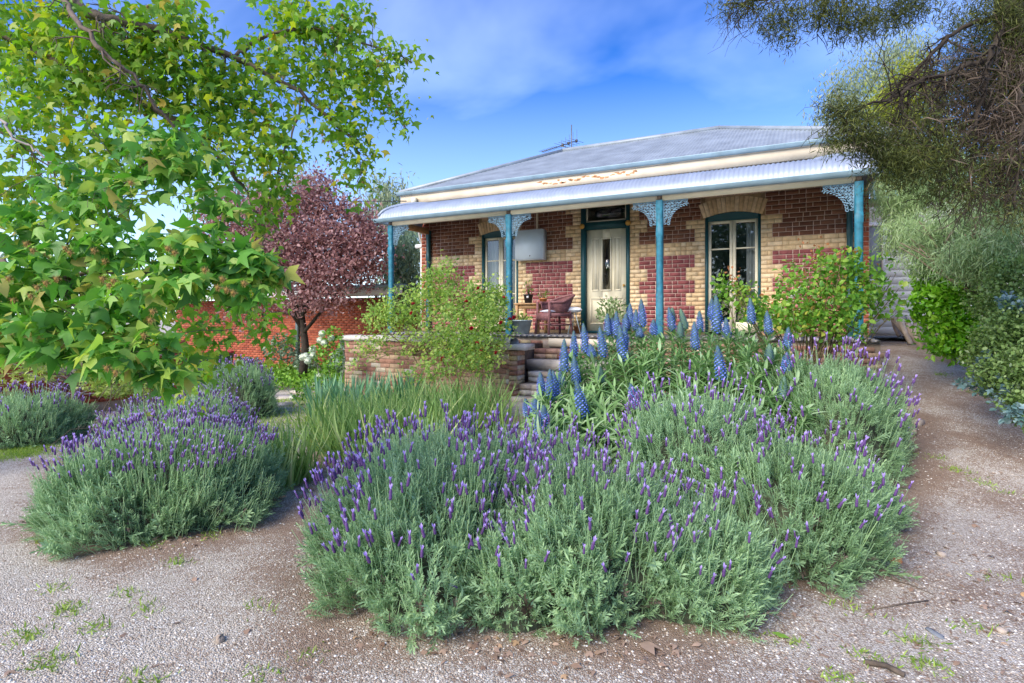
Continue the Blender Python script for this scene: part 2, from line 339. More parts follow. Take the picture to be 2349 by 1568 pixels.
# ------------------------------------------------------------------ ground
def ground_material():
    m, t, b = nodes('gravel'); n = t.nodes.new; l = t.links.new
    g = n('ShaderNodeNewGeometry'); pos = g.outputs['Position']
    def vor(scale, feat='F1'):
        v = n('ShaderNodeTexVoronoi'); v.inputs['Scale'].default_value = scale; v.feature = feat; l(pos, v.inputs['Vector']); return v
    def noise(scale, det=5, rough=.6):
        v = n('ShaderNodeTexNoise'); v.inputs['Scale'].default_value = scale; v.inputs['Detail'].default_value = det; v.inputs['Roughness'].default_value = rough; l(pos, v.inputs['Vector']); return v
    v1 = vor(125); sp = n('ShaderNodeSeparateColor'); l(v1.outputs['Color'], sp.inputs[0])
    peb = ramp(t, [(0, (.34, .285, .225)), (.3, (.52, .455, .37)), (.6, (.64, .58, .49)), (.88, (.75, .70, .62)), (1, (.86, .84, .79))]); l(sp.outputs[0], peb.inputs[0])
    soil = ramp(t, [(.3, (.22, .15, .105)), (.7, (.40, .29, .215))]); ns = noise(26, 8, .75); l(ns.outputs['Fac'], soil.inputs[0])
    # where soil shows: soft large patches, per-pebble dropout, more towards the right hand path and the beds
    nb = noise(1.1, 7, .65); sx = n('ShaderNodeSeparateXYZ'); l(pos, sx.inputs[0])
    mr = n('ShaderNodeMapRange'); mr.inputs['From Min'].default_value = -1.8; mr.inputs['From Max'].default_value = 1.2; mr.inputs['To Min'].default_value = -.03; mr.inputs['To Max'].default_value = .15; l(sx.outputs[0], mr.inputs['Value'])
    a1 = n('ShaderNodeMath'); a1.operation = 'ADD'; l(nb.outputs['Fac'], a1.inputs[0]); l(mr.outputs[0], a1.inputs[1])
    nf = noise(7, 4, .6); a2 = n('ShaderNodeMath'); a2.operation = 'MULTIPLY_ADD'; a2.inputs[1].default_value = .35; l(nf.outputs['Fac'], a2.inputs[0]); l(a1.outputs[0], a2.inputs[2])
    a3 = n('ShaderNodeMath'); a3.operation = 'MULTIPLY_ADD'; a3.inputs[1].default_value = .34; l(sp.outputs[1], a3.inputs[0]); l(a2.outputs[0], a3.inputs[2])
    sa = n('ShaderNodeAttribute'); sa.attribute_name = 'tint'; a4 = n('ShaderNodeMath'); a4.operation = 'MULTIPLY_ADD'; a4.inputs[1].default_value = .30; l(sa.outputs['Fac'], a4.inputs[0]); l(a3.outputs[0], a4.inputs[2]); a3 = a4
    mk = n('ShaderNodeMapRange'); mk.inputs['From Min'].default_value = .90; mk.inputs['From Max'].default_value = 1.06; l(a3.outputs[0], mk.inputs['Value'])
    mi = n('ShaderNodeMixRGB'); l(mk.outputs[0], mi.inputs['Fac']); l(peb.outputs[0], mi.inputs['Color1']); l(soil.outputs[0], mi.inputs['Color2'])
    # dark joints between pebbles: dirt
    j = n('ShaderNodeMapRange'); j.inputs['From Min'].default_value = .35; j.inputs['From Max'].default_value = .75; l(v1.outputs['Distance'], j.inputs['Value'])
    jm = n('ShaderNodeMath'); jm.operation = 'MULTIPLY'; jm.inputs[1].default_value = .42; l(j.outputs[0], jm.inputs[0])
    m2 = n('ShaderNodeMixRGB'); l(jm.outputs[0], m2.inputs['Fac']); l(mi.outputs[0], m2.inputs['Color1']); m2.inputs['Color2'].default_value = (.24, .175, .13, 1)
    l(m2.outputs[0], b.inputs['Base Color']); b.inputs['Roughness'].default_value = .92; b.inputs['Specular IOR Level'].default_value = .2
    bp = n('ShaderNodeBump'); bp.inputs['Strength'].default_value = .7; bp.inputs['Distance'].default_value = .012; bp.invert = True; l(v1.outputs['Distance'], bp.inputs['Height']); l(bp.outputs[0], b.inputs['Normal'])
    MATS['gravel'] = m
ground_material()
def lin(*seg):
    o = []
    for a, b_, s in seg: o += list(np.arange(a, b_, s))
    return np.array(o)
gx = lin((-500, -60, 40), (-60, -20, 4), (-20, -9, .5), (-9, 3.5, .12), (3.5, 10, .5), (10, 60, 5), (60, 500.1, 40)); gy = lin((-400, -40, 40), (-40, -12, 2), (-12, 1, .12), (1, 12, .5), (12, 60, 4), (60, 600.1, 45))
X, Y = np.meshgrid(gx, gy, indexing='ij'); g = MB(); g.grid(np.stack([X, Y, H(X, Y)], -1).reshape(-1, 3), len(gx), len(gy))
BEDS = [[(650, 1130), (672, 1330), (690, 1470), (850, 1500), (1080, 1502), (1300, 1508), (1500, 1495), (1680, 1420), (1830, 1340), (1960, 1265), (2050, 1180), (2090, 1060), (2105, 960), (1800, 900), (1300, 950), (950, 985), (760, 1010)], [(110, 1160), (150, 1250), (330, 1295), (520, 1235), (640, 1150), (690, 1090), (560, 1010), (300, 1000), (130, 1060)]]
def soil_at(x, y):                                 # 1 inside the planted beds, fading out over a hand's breadth
    s_ = np.zeros(x.shape)
    for pts in BEDS:
        Q = np.array([ground(a, b, 5)[:2] for a, b in pts]); ins = np.zeros(x.shape, bool); dm = np.full(x.shape, 9.)
        for i in range(len(Q)):
            p1, p2 = Q[i], Q[i - 1]; ins ^= ((p1[1] > y) != (p2[1] > y)) & (x < (p2[0] - p1[0]) * (y - p1[1]) / (p2[1] - p1[1] + 1e-12) + p1[0]); e = p2 - p1; t = np.clip(((x - p1[0]) * e[0] + (y - p1[1]) * e[1]) / (e @ e), 0, 1); dm = np.minimum(dm, np.hypot(x - p1[0] - t * e[0], y - p1[1] - t * e[1]))
        s_ = np.maximum(s_, np.where(ins, 1, np.clip(1 - dm / .35, 0, 1)))
    return s_
g.k[0] = soil_at(X.ravel(), Y.ravel())
o = obj('ground', g, 'gravel', smooth=True); o['kind'] = 'structure'; o['label'] = 'pale gravel drive and brown earth path'

# pebbles standing proud of the gravel
def pebble_tpl(k):
    r_ = np.random.default_rng(k); V = A((1, 0, 0), (0, 1, 0), (-1, 0, 0), (0, -1, 0), (.6, .6, .45), (-.6, .6, .45), (-.6, -.6, .45), (.6, -.6, .45), (0, 0, .65))
    V = V * (1 + r_.uniform(-.22, .22, V.shape)); 
    return V, I((4, 5, 8), (5, 6, 8), (6, 7, 8), (7, 4, 8), (0, 1, 4), (1, 5, 4), (1, 2, 5), (2, 6, 5), (2, 3, 6), (3, 7, 6), (3, 0, 7), (0, 4, 7)), NOQ
def yawmats(n, s, flat=1.):
    a = rnd(0, 2 * math.pi, n); c, s_ = np.cos(a), np.sin(a); z = np.zeros(n); o_ = np.ones(n)
    M = np.stack([np.stack([c, -s_, z], -1), np.stack([s_, c, z], -1), np.stack([z, z, o_ * flat], -1)], 1); return M * np.asarray(s)[:, None, None]
pb = MB()
for k in range(4):
    n = 5500; d = 2.2 + 4.6 * rng.random(n) ** 1.5; px = rnd(-50, 2400, n)
    P = CAM[None] + (FW[None] + RT[None] * ((px - CXP) / FPX)[:, None]) * d[:, None]; P[:, 2] = H(P[:, 0], P[:, 1]) - .001
    pb.inst(pebble_tpl(k), yawmats(n, .0035 + .006 * rng.random(n) ** 2.5, .8), P)
o = obj('loose_gravel', pb, 'pebble', kind='stuff'); tag(o, 'loose pale pebbles lying over the gravel drive', 'gravel')

# ------------------------------------------------------------------ the cottage
FL = 1.25; WY = 1.54                              # verandah floor height, front wall plane
cot = thing('cottage', 'single storey brick cottage with teal posted verandah and grey iron roof', 'house', (-4.6, 0, 0))
def sub(name, mb, mat, parent=cot, **k): return obj(name, mb, mat, parent, **k)
XL, XR = -9.45, .28
OPEN = [(-7.66, -6.68, 3.58), (-5.12, -4.03, 4.10), (-2.50, -1.48, 3.58)]
# wall backing with openings (mortar shows in the joints)
m = MB(); xs = XL
for a, b_, zt in OPEN:
    m.bx(xs, a, WY + .0035, WY + .3, .2, 4.42); m.bx(a, b_, WY + .0035, WY + .3, zt + .09, 4.42); xs = b_
m.bx(xs, XR, WY + .0035, WY + .3, .2, 4.42)
m.bx(XL, XL + .25, WY + .3, 9, -.3, 4.42); m.bx(XR - .25, XR, WY + .3, 9, -.3, 4.42); m.bx(XL, XR, 9, 9.25, -.3, 4.42)
wall = sub('front_wall', m, 'mortar')
PT = MB(); CR = .0862; BT = 2.862                            # course height, bottom of the cream band
BR = {k: [] for k in ('brick_cream', 'brick_maroon', 'brick_maroon_shade', 'brick_red')}
def fill(x0, x1, z, kind, flip):
    if kind != 'brick_cream': PT.bx(x0, x1, WY + .002, WY + .03, z, z + CR)
    x = x0; k = flip
    while x < x1 - .02:
        ln = (.232, .112)[k % 2] + random.uniform(-.004, .004); e = min(x + ln, x1)
        if x1 - e < .05: e = x1
        g_ = .005 if kind == 'brick_cream' else .006; BR[kind].append((x + g_, e - g_, z)); x = e; k += 1
for r_ in range(-19, 14):
    z = BT + r_ * CR
    if z < FL - .02: continue
    band = 0 <= r_ < 3
    blk = ((-r_ - 1) // 3) if r_ < 0 else ((r_ - 3) // 3); q = (.20, .37)[blk % 2]
    mid = 'brick_maroon' if r_ < 0 else 'brick_maroon_shade'  # courses above the band take the tone with painted-in shade
    cuts = []
    for a, b_, zt in OPEN:
        if z + CR > zt and zt < 4:                  # flat arch zone
            if z < 3.95: cuts.append((a - .08, b_ + .08, a - .08, b_ + .08))
        else: cuts.append((a, b_, a - q, b_ + q))
    x = XL
    for a, b_, qa, qb in cuts + [(XR, XR, XR, XR)]:
        if x == XL: fill(x, XL + .24, z, 'brick_red', r_ % 2); x = XL + .24
        e = qa if a != XR else XR - .16
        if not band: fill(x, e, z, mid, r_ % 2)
        else: fill(x, e, z, 'brick_cream', r_ % 2)
        if a != XR:
            if a - qa > .02: fill(qa, a, z, 'brick_cream', r_ % 2 + 1)
            if qb - b_ > .02: fill(b_, qb, z, 'brick_cream', r_ % 2)
            x = qb
        else: fill(XR - .16, XR, z, 'brick_red', r_ % 2)
obj('pointing', PT, 'pointing', wall)
ubox = MB(); ubox.box((0, 0, 0), (1, 1, 1)); UB = (ubox.v[0], NOT, ubox.q[0])
def put_bricks(BRd, parent, Yf, dep, nsingle, h=CR - .010, axis='x'):
    allb = [(k, b_) for k, l_ in BRd.items() for b_ in l_]
    allb.sort(key=lambda kb: math.hypot(kb[1][0] - CAM[0], Yf - CAM[1]) + (4 if kb[1][2] < 1.75 else 0)); rest = {k: [] for k in BRd}; me = {}
    for i, (k, (a, b_, z)) in enumerate(allb):
        T = np.array([(a + b_) / 2, Yf + dep / 2 - random.uniform(0, .004), z + CR / 2]); S_ = np.diag([b_ - a, dep, h])
        if i < nsingle:
            if k not in me: me[k] = tplmesh('brick', UB, k + '_single')
            pieces('brick', me[k], parent, [S_], [T])
        else: rest[k].append((S_, T))
    for k, l_ in rest.items():
        if not l_: continue
        mm = MB(); mm.inst(UB, np.array([a for a, _ in l_]), np.array([b_ for _, b_ in l_])); obj('brickwork', mm, k, parent, kind='stuff')
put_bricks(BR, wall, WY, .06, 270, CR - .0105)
# segmental arches of soldier bricks over the windows
mv = tplmesh('arch_brick', UB, 'brick_cream_single')
for a, b_, zt in (OPEN[0], OPEN[2]):
    cx = (a + b_) / 2; n = 15; Rr = 1.55; half = math.asin((b_ - a) / 2 / Rr) * 1.06
    for i in range(n):
        t = -half + 2 * half * (i + .5) / n; rr = Rr + .15; c = zt - math.sqrt(Rr ** 2 - ((b_ - a) / 2) ** 2)
        rot = np.array([[math.cos(t), 0, math.sin(t)], [0, 1, 0], [-math.sin(t), 0, math.cos(t)]])
        pieces('arch_brick', mv, wall, [rot @ np.diag([2 * half * rr / n - .008, .064, .29])], [np.array([cx + rr * math.sin(t), WY + .028, c + rr * math.cos(t)])])
# brick plinth under the verandah floor
m = MB(); m.bx(XL + .1, XR, -.06, .1, -.3, FL - .06); pl = sub('plinth', m, 'old_mortar')
PB = {'brick_old': []}
for r_ in range(0, 14):
    z = .02 + r_ * CR; x = -9.3 + (.12 if r_ % 2 else 0)
    while x < .2 and z < 1.13: PB['brick_old'].append((x, x + .222, z)); x += .232
put_bricks(PB, pl, -.075, .03, 30)
# verandah floor boards
m = MB(); m.bx(XL + .1, XR, 0, WY + .05, FL - .06, FL - .033); fl = sub('verandah_floor', m, 'deck')
bm_ = MB(); bm_.bx(-.5, .5, -.12, WY, -.015, .015); bme = bm_.mesh('floor_board', 'deck')
nb = 75
for i in range(nb):
    wd = (XR - XL - .1) / nb; pieces('floor_board', bme, fl, [np.diag([wd - .006, 1, 1])], [np.array([XL + .1 + wd * (i + .5), random.uniform(-.012, .004), FL - .017])])
# posts
PX = [0, -3.057, -6.113, -9.17]
def post(x, y, top, sz=.118):
    m = MB(); h = sz / 2
    lv = [(FL - .01, h, 0), (FL + .75, h, 0), (FL + .80, h, .03), (3.02, h, .03), (3.07, h, 0), (3.18, h, 0), (3.22, h, .025), (top - .22, h, .025), (top - .18, h, 0), (top, h, 0)]
    V = []
    for z, a, c in lv: c = max(c, .001); V += [(x + sx * a + (-sx * c if f else 0), y + sy * a + (0 if f else -sy * c), z) for sx, sy, f in ((1, 1, 1), (-1, 1, 1), (-1, 1, 0), (-1, -1, 0), (-1, -1, 1), (1, -1, 1), (1, -1, 0), (1, 1, 0))]
    m.add(V, None, [(i * 8 + j, i * 8 + (j + 1) % 8, i * 8 + 8 + (j + 1) % 8, i * 8 + 8 + j) for i in range(len(lv) - 1) for j in range(8)])
    return m
for x in PX: sub('post', post(x, 0, 3.70), 'teal')
for x in (-9.17, 0): sub('wall_post', post(x - .02, WY - .06, 3.78, .1), 'dark_teal')
# beams
m = MB()
for i in range(3): m.bx(PX[i + 1] + .045, PX[i] - .045, -.03, .03, 3.69, 3.86)
sub('front_beam', m, 'cream_paint')
m = MB(); m.bx(-9.2, -9.14, .06, WY - .11, 3.69, 3.83); m.bx(-.03, .03, .06, WY - .11, 3.69, 3.83); sub('side_beam', m, 'wood_pale')
m = MB()
for x in PX: m.bx(x - .042, x + .042, -.045, .045, 3.70, 3.80)
sub('post_cap', m, 'bark')
# bullnose verandah roof, hipped at both ends
EX0, EX1, EY = -9.42, .22, -.17
def bull(d):
    d = np.asarray(d, float); c = np.clip(d / .85, 0, 1); return 3.83 + .42 * np.sqrt(np.maximum(0, 1 - (1 - c) ** 2)) ** .95 + np.maximum(0, d - .85) * .06
prof = np.array([0, .012, .04, .08, .14, .22, .32, .45, .6, .8, 1.05, 1.35, 1.68])
def corr(u): return .009 * np.cos(u / .076 * 2 * math.pi)
m = MB(); us = np.arange(EX0, EX1 + .001, .019); nu = len(us); V = np.zeros((nu, len(prof), 3))
for i, u in enumerate(us):
    lim = max(min(u - EX0, EX1 - u), .0); d = np.minimum(prof, lim)
    V[i, :, 0] = u; V[i, :, 1] = EY + d; V[i, :, 2] = bull(d) + corr(u)
m.grid(V.reshape(-1, 3), nu, len(prof))
for side in (0, 1):
    vs_ = np.arange(EY, WY, .019); V = np.zeros((len(vs_), len(prof), 3))
    for i, v_ in enumerate(vs_):
        d = np.minimum(prof, v_ - EY); V[i, :, 0] = (EX0 + d) if side == 0 else (EX1 - d); V[i, :, 1] = v_; V[i, :, 2] = bull(d) + corr(v_)
    m.grid(V.reshape(-1, 3), len(vs_), len(prof))
vr = sub('verandah_roof', m, 'zinc', smooth=True)
m = MB()
for x0, sg in ((EX0, 1), (EX1, -1)):
    pr = np.linspace(.01, 1.6, 26); m.tube(np.stack([x0 + sg * pr, EY + pr, bull(pr) + .016], -1), .04, 6)
obj('hip_cap', m, 'zinc', vr, smooth=True)
def gutter(pts, h=.085, dep=.09, name='gutter', parent=cot):
    """open ogee gutter along straight runs"""
    m = MB()
    for (a, b_) in pts:
        a, b_ = np.array(a, float), np.array(b_, float); t = nrm(b_ - a); n = np.array([t[1], -t[0], 0])
        sec = [(.0, .0), (dep * .55, 0), (dep * .7, h * .3), (dep * .95, h * .55), (dep, h * .9), (dep * 1.06, h), (dep * .96, h), (dep * .9, h * .6), (dep * .6, .012), (0, .012)]
        V = [p + n * s_[0] + np.array([0, 0, s_[1]]) for p in (a, b_) for s_ in sec]; k = len(sec)
        m.add(V, None, [(i, (i + 1) % k, k + (i + 1) % k, k + i) for i in range(k)]); m.add([V[i] for i in range(k)], [(0, i, i + 1) for i in range(1, k - 1)]); m.add([V[k + i] for i in range(k)], [(0, i + 1, i) for i in range(1, k - 1)])
    return obj(name, m, 'gutter', parent)
gutter([((EX0 - .08, EY + .02, 3.755), (EX1 + .08, EY + .02, 3.755)), ((EX0 + .02, WY, 3.755), (EX0 + .02, EY - .07, 3.755)), ((EX1 - .02, EY - .07, 3.755), (EX1 - .02, WY, 3.755))], parent=vr)
# main roof: hipped corrugated iron
RX0, RX1, RY0, RZ0, RYM, RZM = -9.78, .62, 1.05, 4.70, 4.2, 6.17
RY1 = 2 * RYM - RY0; pit = (RZM - RZ0) / (RYM - RY0); hyp = RYM - RY0
m = MB(); us = np.arange(RX0, RX1 + .001, .019)
for ye, sg in ((RY0, 1), (RY1, -1)):
    V = np.zeros((len(us), 3, 3))
    for i, u in enumerate(us):
        lim = min(u - RX0, RX1 - u, hyp)
        for k, f in enumerate((0, .5, 1)): V[i, k] = (u, ye + sg * lim * f, RZ0 + pit * lim * f + corr(u) * 1.1)
    m.grid(V.reshape(-1, 3), len(us), 3)
vs_ = np.arange(RY0, RY1 + .001, .019)
for xe, sg in ((RX0, 1), (RX1, -1)):
    V = np.zeros((len(vs_), 2, 3))
    for i, u in enumerate(vs_):
        lim = min(u - RY0, RY1 - u)
        V[i, 0] = (xe, u, RZ0 + corr(u)); V[i, 1] = (xe + sg * lim, u, RZ0 + pit * lim + corr(u))
    m.grid(V.reshape(-1, 3), len(vs_), 2)
rf = sub('roof', m, 'zinc_roof', smooth=True)
m = MB(); rp = [(RX0 + hyp, RYM, RZM + .02), (RX1 - hyp, RYM, RZM + .02)]
m.tube(rp, .06, 6)
for c in ((RX0, RY0), (RX0, RY1)): m.tube([(c[0], c[1], RZ0 + .03), rp[0]], .055, 6)
for c in ((RX1, RY0), (RX1, RY1)): m.tube([(c[0], c[1], RZ0 + .03), rp[1]], .055, 6)
obj('ridge_cap', m, 'zinc_roof', rf, smooth=True)
gutter([((RX0 - .07, RY0, 4.635), (RX1 + .07, RY0, 4.635)), ((RX0, RY1, 4.635), (RX0, RY0 - .08, 4.635)), ((RX1, RY0 - .08, 4.635), (RX1, RY1, 4.635))], .08, .08, parent=rf)
m = MB(); m.bx(RX0 + .03, RX1 - .03, RY0 + .015, RY0 + .045, 4.42, 4.64); m.bx(RX0 + .03, RX0 + .06, RY0 + .045, 8, 4.42, 4.64); m.bx(RX1 - .06, RX1 - .03, RY0 + .045, 8, 4.42, 4.64)
m.bx(RX0 + .06, RX1 - .06, RY0 + .045, WY - .03, 4.47, 4.50); fa = sub('fascia', m, 'fascia_paint')
m = MB()
for i in range(26):
    x = -5.9 + i * .085 + random.uniform(-.03, .03); zc = 4.53 + random.uniform(-.035, .05); a_ = np.linspace(0, 2 * math.pi, 9)[:-1]
    rr = rnd(.012, .045, 8); V = [(x + rr[j] * 1.8 * math.cos(t), RY0 + .0128, zc + rr[j] * .7 * math.sin(t)) for j, t in enumerate(a_)]
    m.add(V, [(0, j, j + 1) for j in range(1, 7)])
obj('peeled_paint', m, 'peeled', fa)
m = MB(); m.bx(XL - .02, XR + .02, WY - .03, WY - .005, 4.05, 4.47); sub('frieze_board', m, 'frieze')
m = MB(); m.bx(-4.4, -1.3, WY - .10, WY - .032, 4.47 - .08, 4.47 - .035); sub('flashing', m, 'zinc')
m = MB(); m.box((-9.28, RY0 - .05, 4.47), (.12, .1, .14), .3); sub('flood_light', m, 'cream_paint')
# cast iron lace brackets
def bracket():
    m = MB(); Wd, Hd = .43, .43
    def ring(cx, cz, r_, a0=0, a1=2 * math.pi, n=11, th=.0075):
        a = np.linspace(a0, a1, n); m.tube(np.stack([cx + r_ * np.cos(a), a * 0, cz + r_ * np.sin(a)], -1), th, 4, cap=False)
    m.bx(0, .012, -.008, .008, -Hd, 0); m.bx(0, Wd, -.008, .008, -.012, 0)
    s = .052
    for i in range(9):
        for j in range(9):
            x = .03 + i * s; z = -.03 - j * s; u, v_ = x / Wd, -z / Hd
            if (1 - u) ** 2 + (1 - v_) ** 2 < .86 ** 2 or u > .97 or v_ > .97: continue
            ring(x, z, .026 + .004 * ((i + j) % 2), (i * 2 + j) % 6, (i * 2 + j) % 6 + 5.0)
            m.tube([(x - .02, 0, z + .02), (x + .015, .003, z - .015)], .006, 4)
    for t in np.linspace(.06, 1.51, 11):
        x = Wd * (1 - .80 * math.sin(t)) ; z = -Hd * (1 - .80 * math.cos(t))
        if x < Wd * .99 and z > -Hd * .99: ring(x + .008, z - .008, .021, t, t + 4.9, 9, .008); m.box((x + .028 * math.sin(t), 0, z - .028 * math.cos(t)), (.016, .014, .016), 0)
    return m.mesh('lace_bracket', 'lace_blue')
bk = bracket()
for i, x in enumerate(PX):
    for sg in (1, -1):
        if (i == 0 and sg == 1) or (i == 3 and sg == -1): continue
        pieces('lace_bracket', bk, cot, [np.diag([sg, 1, 1])], [np.array([x + sg * .06, 0, 3.688])])
for x, sg in ((-9.17, 1),): pieces('lace_bracket', bk, cot, [np.array([[0, -1, 0], [1, 0, 0], [0, 0, 1]])], [np.array([x, .06, 3.688])])
# front door
DX0, DX1 = -5.12, -4.03
m = MB(); m.bx(DX0, DX0 + .10, WY - .02, WY + .16, FL, 4.10); m.bx(DX1 - .075, DX1, WY - .02, WY + .16, FL, 4.10); m.bx(DX0 + .1, DX1 - .075, WY, WY + .16, 3.52, 3.68); m.bx(DX0 + .1, DX1 - .075, WY, WY + .16, 4.06, 4.10)
m.bx(DX0 + .1, DX1 - .075, WY - .04, WY + .16, FL, FL + .045)
df = sub('door_frame', m, 'dark_teal')
m = MB(); m.lathe([(.001, .05), (.03, .045), (.055, .02), (.06, 0)], (0, 0, 0), 14, M=[[1, 0, 0], [0, 0, -1], [0, 1, 0]]); m.lathe([(.001, .07), (.016, .06), (.018, .045)], (0, 0, 0), 10, M=[[1, 0, 0], [0, 0, -1], [0, 1, 0]])
ms = m.mesh('rosette', 'brass', True)
for x in (DX0 + .03, DX1 - .03): pieces('rosette', ms, df, [np.eye(3)], [np.array([x, WY - .03, 3.60])])
m = MB(); lx0, lx1, lz0, lz1, ly = DX0 + .105, DX1 - .08, FL + .05, 3.515, WY + .07
gw = .085; gc = (lx0 + lx1) / 2; gz0, gz1 = 2.2, 3.3
m.bx(lx0, gc - gw, ly, ly + .04, lz0, lz1); m.bx(gc + gw, lx1, ly, ly + .04, lz0, lz1); m.bx(gc - gw, gc + gw, ly, ly + .04, lz0, gz0); m.bx(gc - gw, gc + gw, ly, ly + .04, gz1, lz1)
door = sub('door', m, 'cream_paint')
def mould(m, x0, x1, z0, z1, y, t=.02, d=.014):
    m.bx(x0, x1, y - d, y, z0, z0 + t); m.bx(x0, x1, y - d, y, z1 - t, z1); m.bx(x0, x0 + t, y - d, y, z0 + t, z1 - t); m.bx(x1 - t, x1, y - d, y, z0 + t, z1 - t)
m = MB(); mould(m, gc - gw - .03, gc + gw + .03, gz0 - .03, gz1 + .03, ly - .001, .028, .02)
for sg in (-1, 1):
    c = gc + sg * .25; mould(m, c - .075, c + .075, 2.17, 3.33, ly - .001); m.bx(c - .04, c + .04, ly - .009, ly - .001, 2.21, 3.29)
mould(m, lx0 + .09, lx1 - .09, 1.45, 2.02, ly - .001); m.bx(lx0 + .15, lx1 - .15, ly - .009, ly - .001, 1.51, 1.96)
obj('door_panel', m, 'cream_paint', door)
m = MB(); m.bx(gc - gw, gc + gw, ly + .015, ly + .021, gz0, gz1); obj('door_glass', m, 'glass', door)
m = MB(); m.lathe([(.001, .06), (.024, .052), (.028, .035), (.012, .02), (.012, 0)], (lx1 - .06, ly - .001, 2.28), 12, M=[[1, 0, 0], [0, 0, -1], [0, 1, 0]]); obj('door_knob', m, 'brass', door, smooth=True)
m = MB(); mould(m, DX0 + .10, DX1 - .075, 3.68, 4.06, WY + .07, .035, .03); fan = sub('fanlight', m, 'cream_paint')
m = MB(); m.bx(DX0 + .135, DX1 - .11, WY + .06, WY + .066, 3.71, 4.03); obj('pane', m, 'glass', fan)
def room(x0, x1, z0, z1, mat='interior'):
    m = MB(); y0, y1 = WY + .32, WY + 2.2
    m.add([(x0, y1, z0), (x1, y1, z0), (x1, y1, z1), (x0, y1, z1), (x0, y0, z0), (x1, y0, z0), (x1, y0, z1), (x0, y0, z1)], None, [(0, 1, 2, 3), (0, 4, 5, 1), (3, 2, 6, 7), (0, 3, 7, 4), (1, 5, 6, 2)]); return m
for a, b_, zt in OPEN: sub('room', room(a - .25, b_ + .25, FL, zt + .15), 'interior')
# french windows
def french(a, b_, zt):
    m = MB(); m.bx(a, a + .05, WY, WY + .15, FL, zt); m.bx(b_ - .05, b_, WY, WY + .15, FL, zt)
    n = 12; cx = (a + b_) / 2; V = []
    for i in range(n + 1):
        x = a + (b_ - a) * i / n; V += [(x, WY + .02, zt - .07), (x, WY + .02, zt + .085 * (1 - ((x - cx) / (b_ - a) * 2) ** 2)), (x, WY + .15, zt - .07)]
    m.add(V, None, [q for i in range(n) for q in ((i * 3, i * 3 + 3, i * 3 + 4, i * 3 + 1), (i * 3 + 2, i * 3 + 5, i * 3 + 3, i * 3))])
    wn = sub('french_window', m, 'dark_teal'); y = WY + .06
    for s_ in (0, 1):
        x0 = a + .05 + s_ * (cx - a - .05) + .003; x1 = x0 + (cx - a - .05) - .006; z1 = zt - .075; z0 = FL + .05; t = .055
        f = MB(); f.bx(x0, x0 + t, y, y + .04, z0, z1); f.bx(x1 - t, x1, y, y + .04, z0, z1); f.bx(x0 + t, x1 - t, y, y + .04, z1 - t, z1); f.bx(x0 + t, x1 - t, y, y + .04, z0, z0 + .2)
        for zb in (2.15, 2.95): f.bx(x0 + t, x1 - t, y + .005, y + .035, zb - .014, zb + .014)
        obj('sash', f, 'cream_paint', wn)
        for za, zb in ((z0 + .2, 2.136), (2.164, 2.936), (2.964, z1 - t)):
            g_ = MB(); dx = random.uniform(-.004, .004); g_.add([(x0 + t, y + .02, za), (x1 - t, y + .02 + dx, za), (x1 - t, y + .02 + dx, zb), (x0 + t, y + .02, zb)], None, [(0, 1, 2, 3)]); obj('pane', g_, 'glass', wn)
    return wn
for i in (0, 2):
    wn = french(*OPEN[i]); a, b_, zt = OPEN[i]
    c0, c1 = ((a + .08, a + .3) if i == 0 else (b_ - .28, b_ - .05)); m = MB(); xs_ = np.linspace(c0, c1, 40); V = np.array([(x, WY + .26 + .03 * math.sin((x - c0) * 60), z) for x in xs_ for z in (FL + .1, zt - .12)]); m.grid(V, 40, 2)
    obj('curtain', m, 'curtain', wn)
# pipes fixed to the wall
m = MB(); m.tube([(-9.52, WY + .1, .0), (-9.52, WY + .1, 3.35), (-9.52, WY + .1, 3.45)], .035, 8); m.tube([(-9.68, WY + .08, 3.43), (-9.42, WY + .08, 3.43)], .055, 8); m.tube([(-9.52, WY + .1, 3.45), (-9.6, WY + .02, 4.0), (-9.7, RY0 + .1, 4.58)], .03, 8)
sub('downpipe', m, 'white_paint', smooth=True)
m = MB(); m.tube([(-6.18, WY - .03, 3.6), (-6.18, WY - .03, 4.44)], .028, 8); sub('conduit', m, 'fascia_paint', smooth=True)
# things on the house
p0 = atY(1180.5, 530, 1.27); p1 = atY(1243, 594.5, 1.27)
mbx = thing('meter_box', 'pale grey metal meter cabinet hung on the wall beside the left window', 'meter box', (p0[0], 1.4, p1[2]))
m = MB(); m.bx(p0[0], p1[0], 1.285, WY - .002, p1[2], p0[2]); obj('cabinet', m, 'meter_grey', mbx)
m = MB(); m.bx(p0[0] + .02, p1[0] - .02, 1.27, 1.284, p1[2] + .02, p0[2] - .035); dr = obj('cabinet_door', m, 'meter_grey', mbx)
m = MB(); m.tube([((p0[0] + p1[0]) / 2 + .05, 1.27, p1[2] + .09), ((p0[0] + p1[0]) / 2 + .05, 1.245, p1[2] + .09), ((p0[0] + p1[0]) / 2 + .05, 1.245, p1[2] + .05)], .008, 6); obj('latch', m, 'metal_dark', dr)
an = thing('television_antenna', 'thin metal television antenna standing on the roof ridge', 'antenna', (-6.6, RYM, RZM))
b0 = at(1311, 345, 15.9); m = MB(); m.tube([b0 + (0, 0, -.25), b0 + (0, 0, .72)], .013, 6); obj('mast', m, 'metal_dark', an)
e0, e1 = at(1243, 349, 15.6), at(1324, 323, 16.2); m = MB(); m.tube([e0, e1], .012, 6); m.tube([at(1283, 336, 15.9), at(1312, 340, 15.9)], .01, 5); obj('boom', m, 'metal_dark', an)
m = MB(); sd_ = np.array([.35, .9, 0])
for i in range(9): c = e0 + (e1 - e0) * (i * .055); m.tube([c - sd_ * .13, c + sd_ * .13], .006, 4)
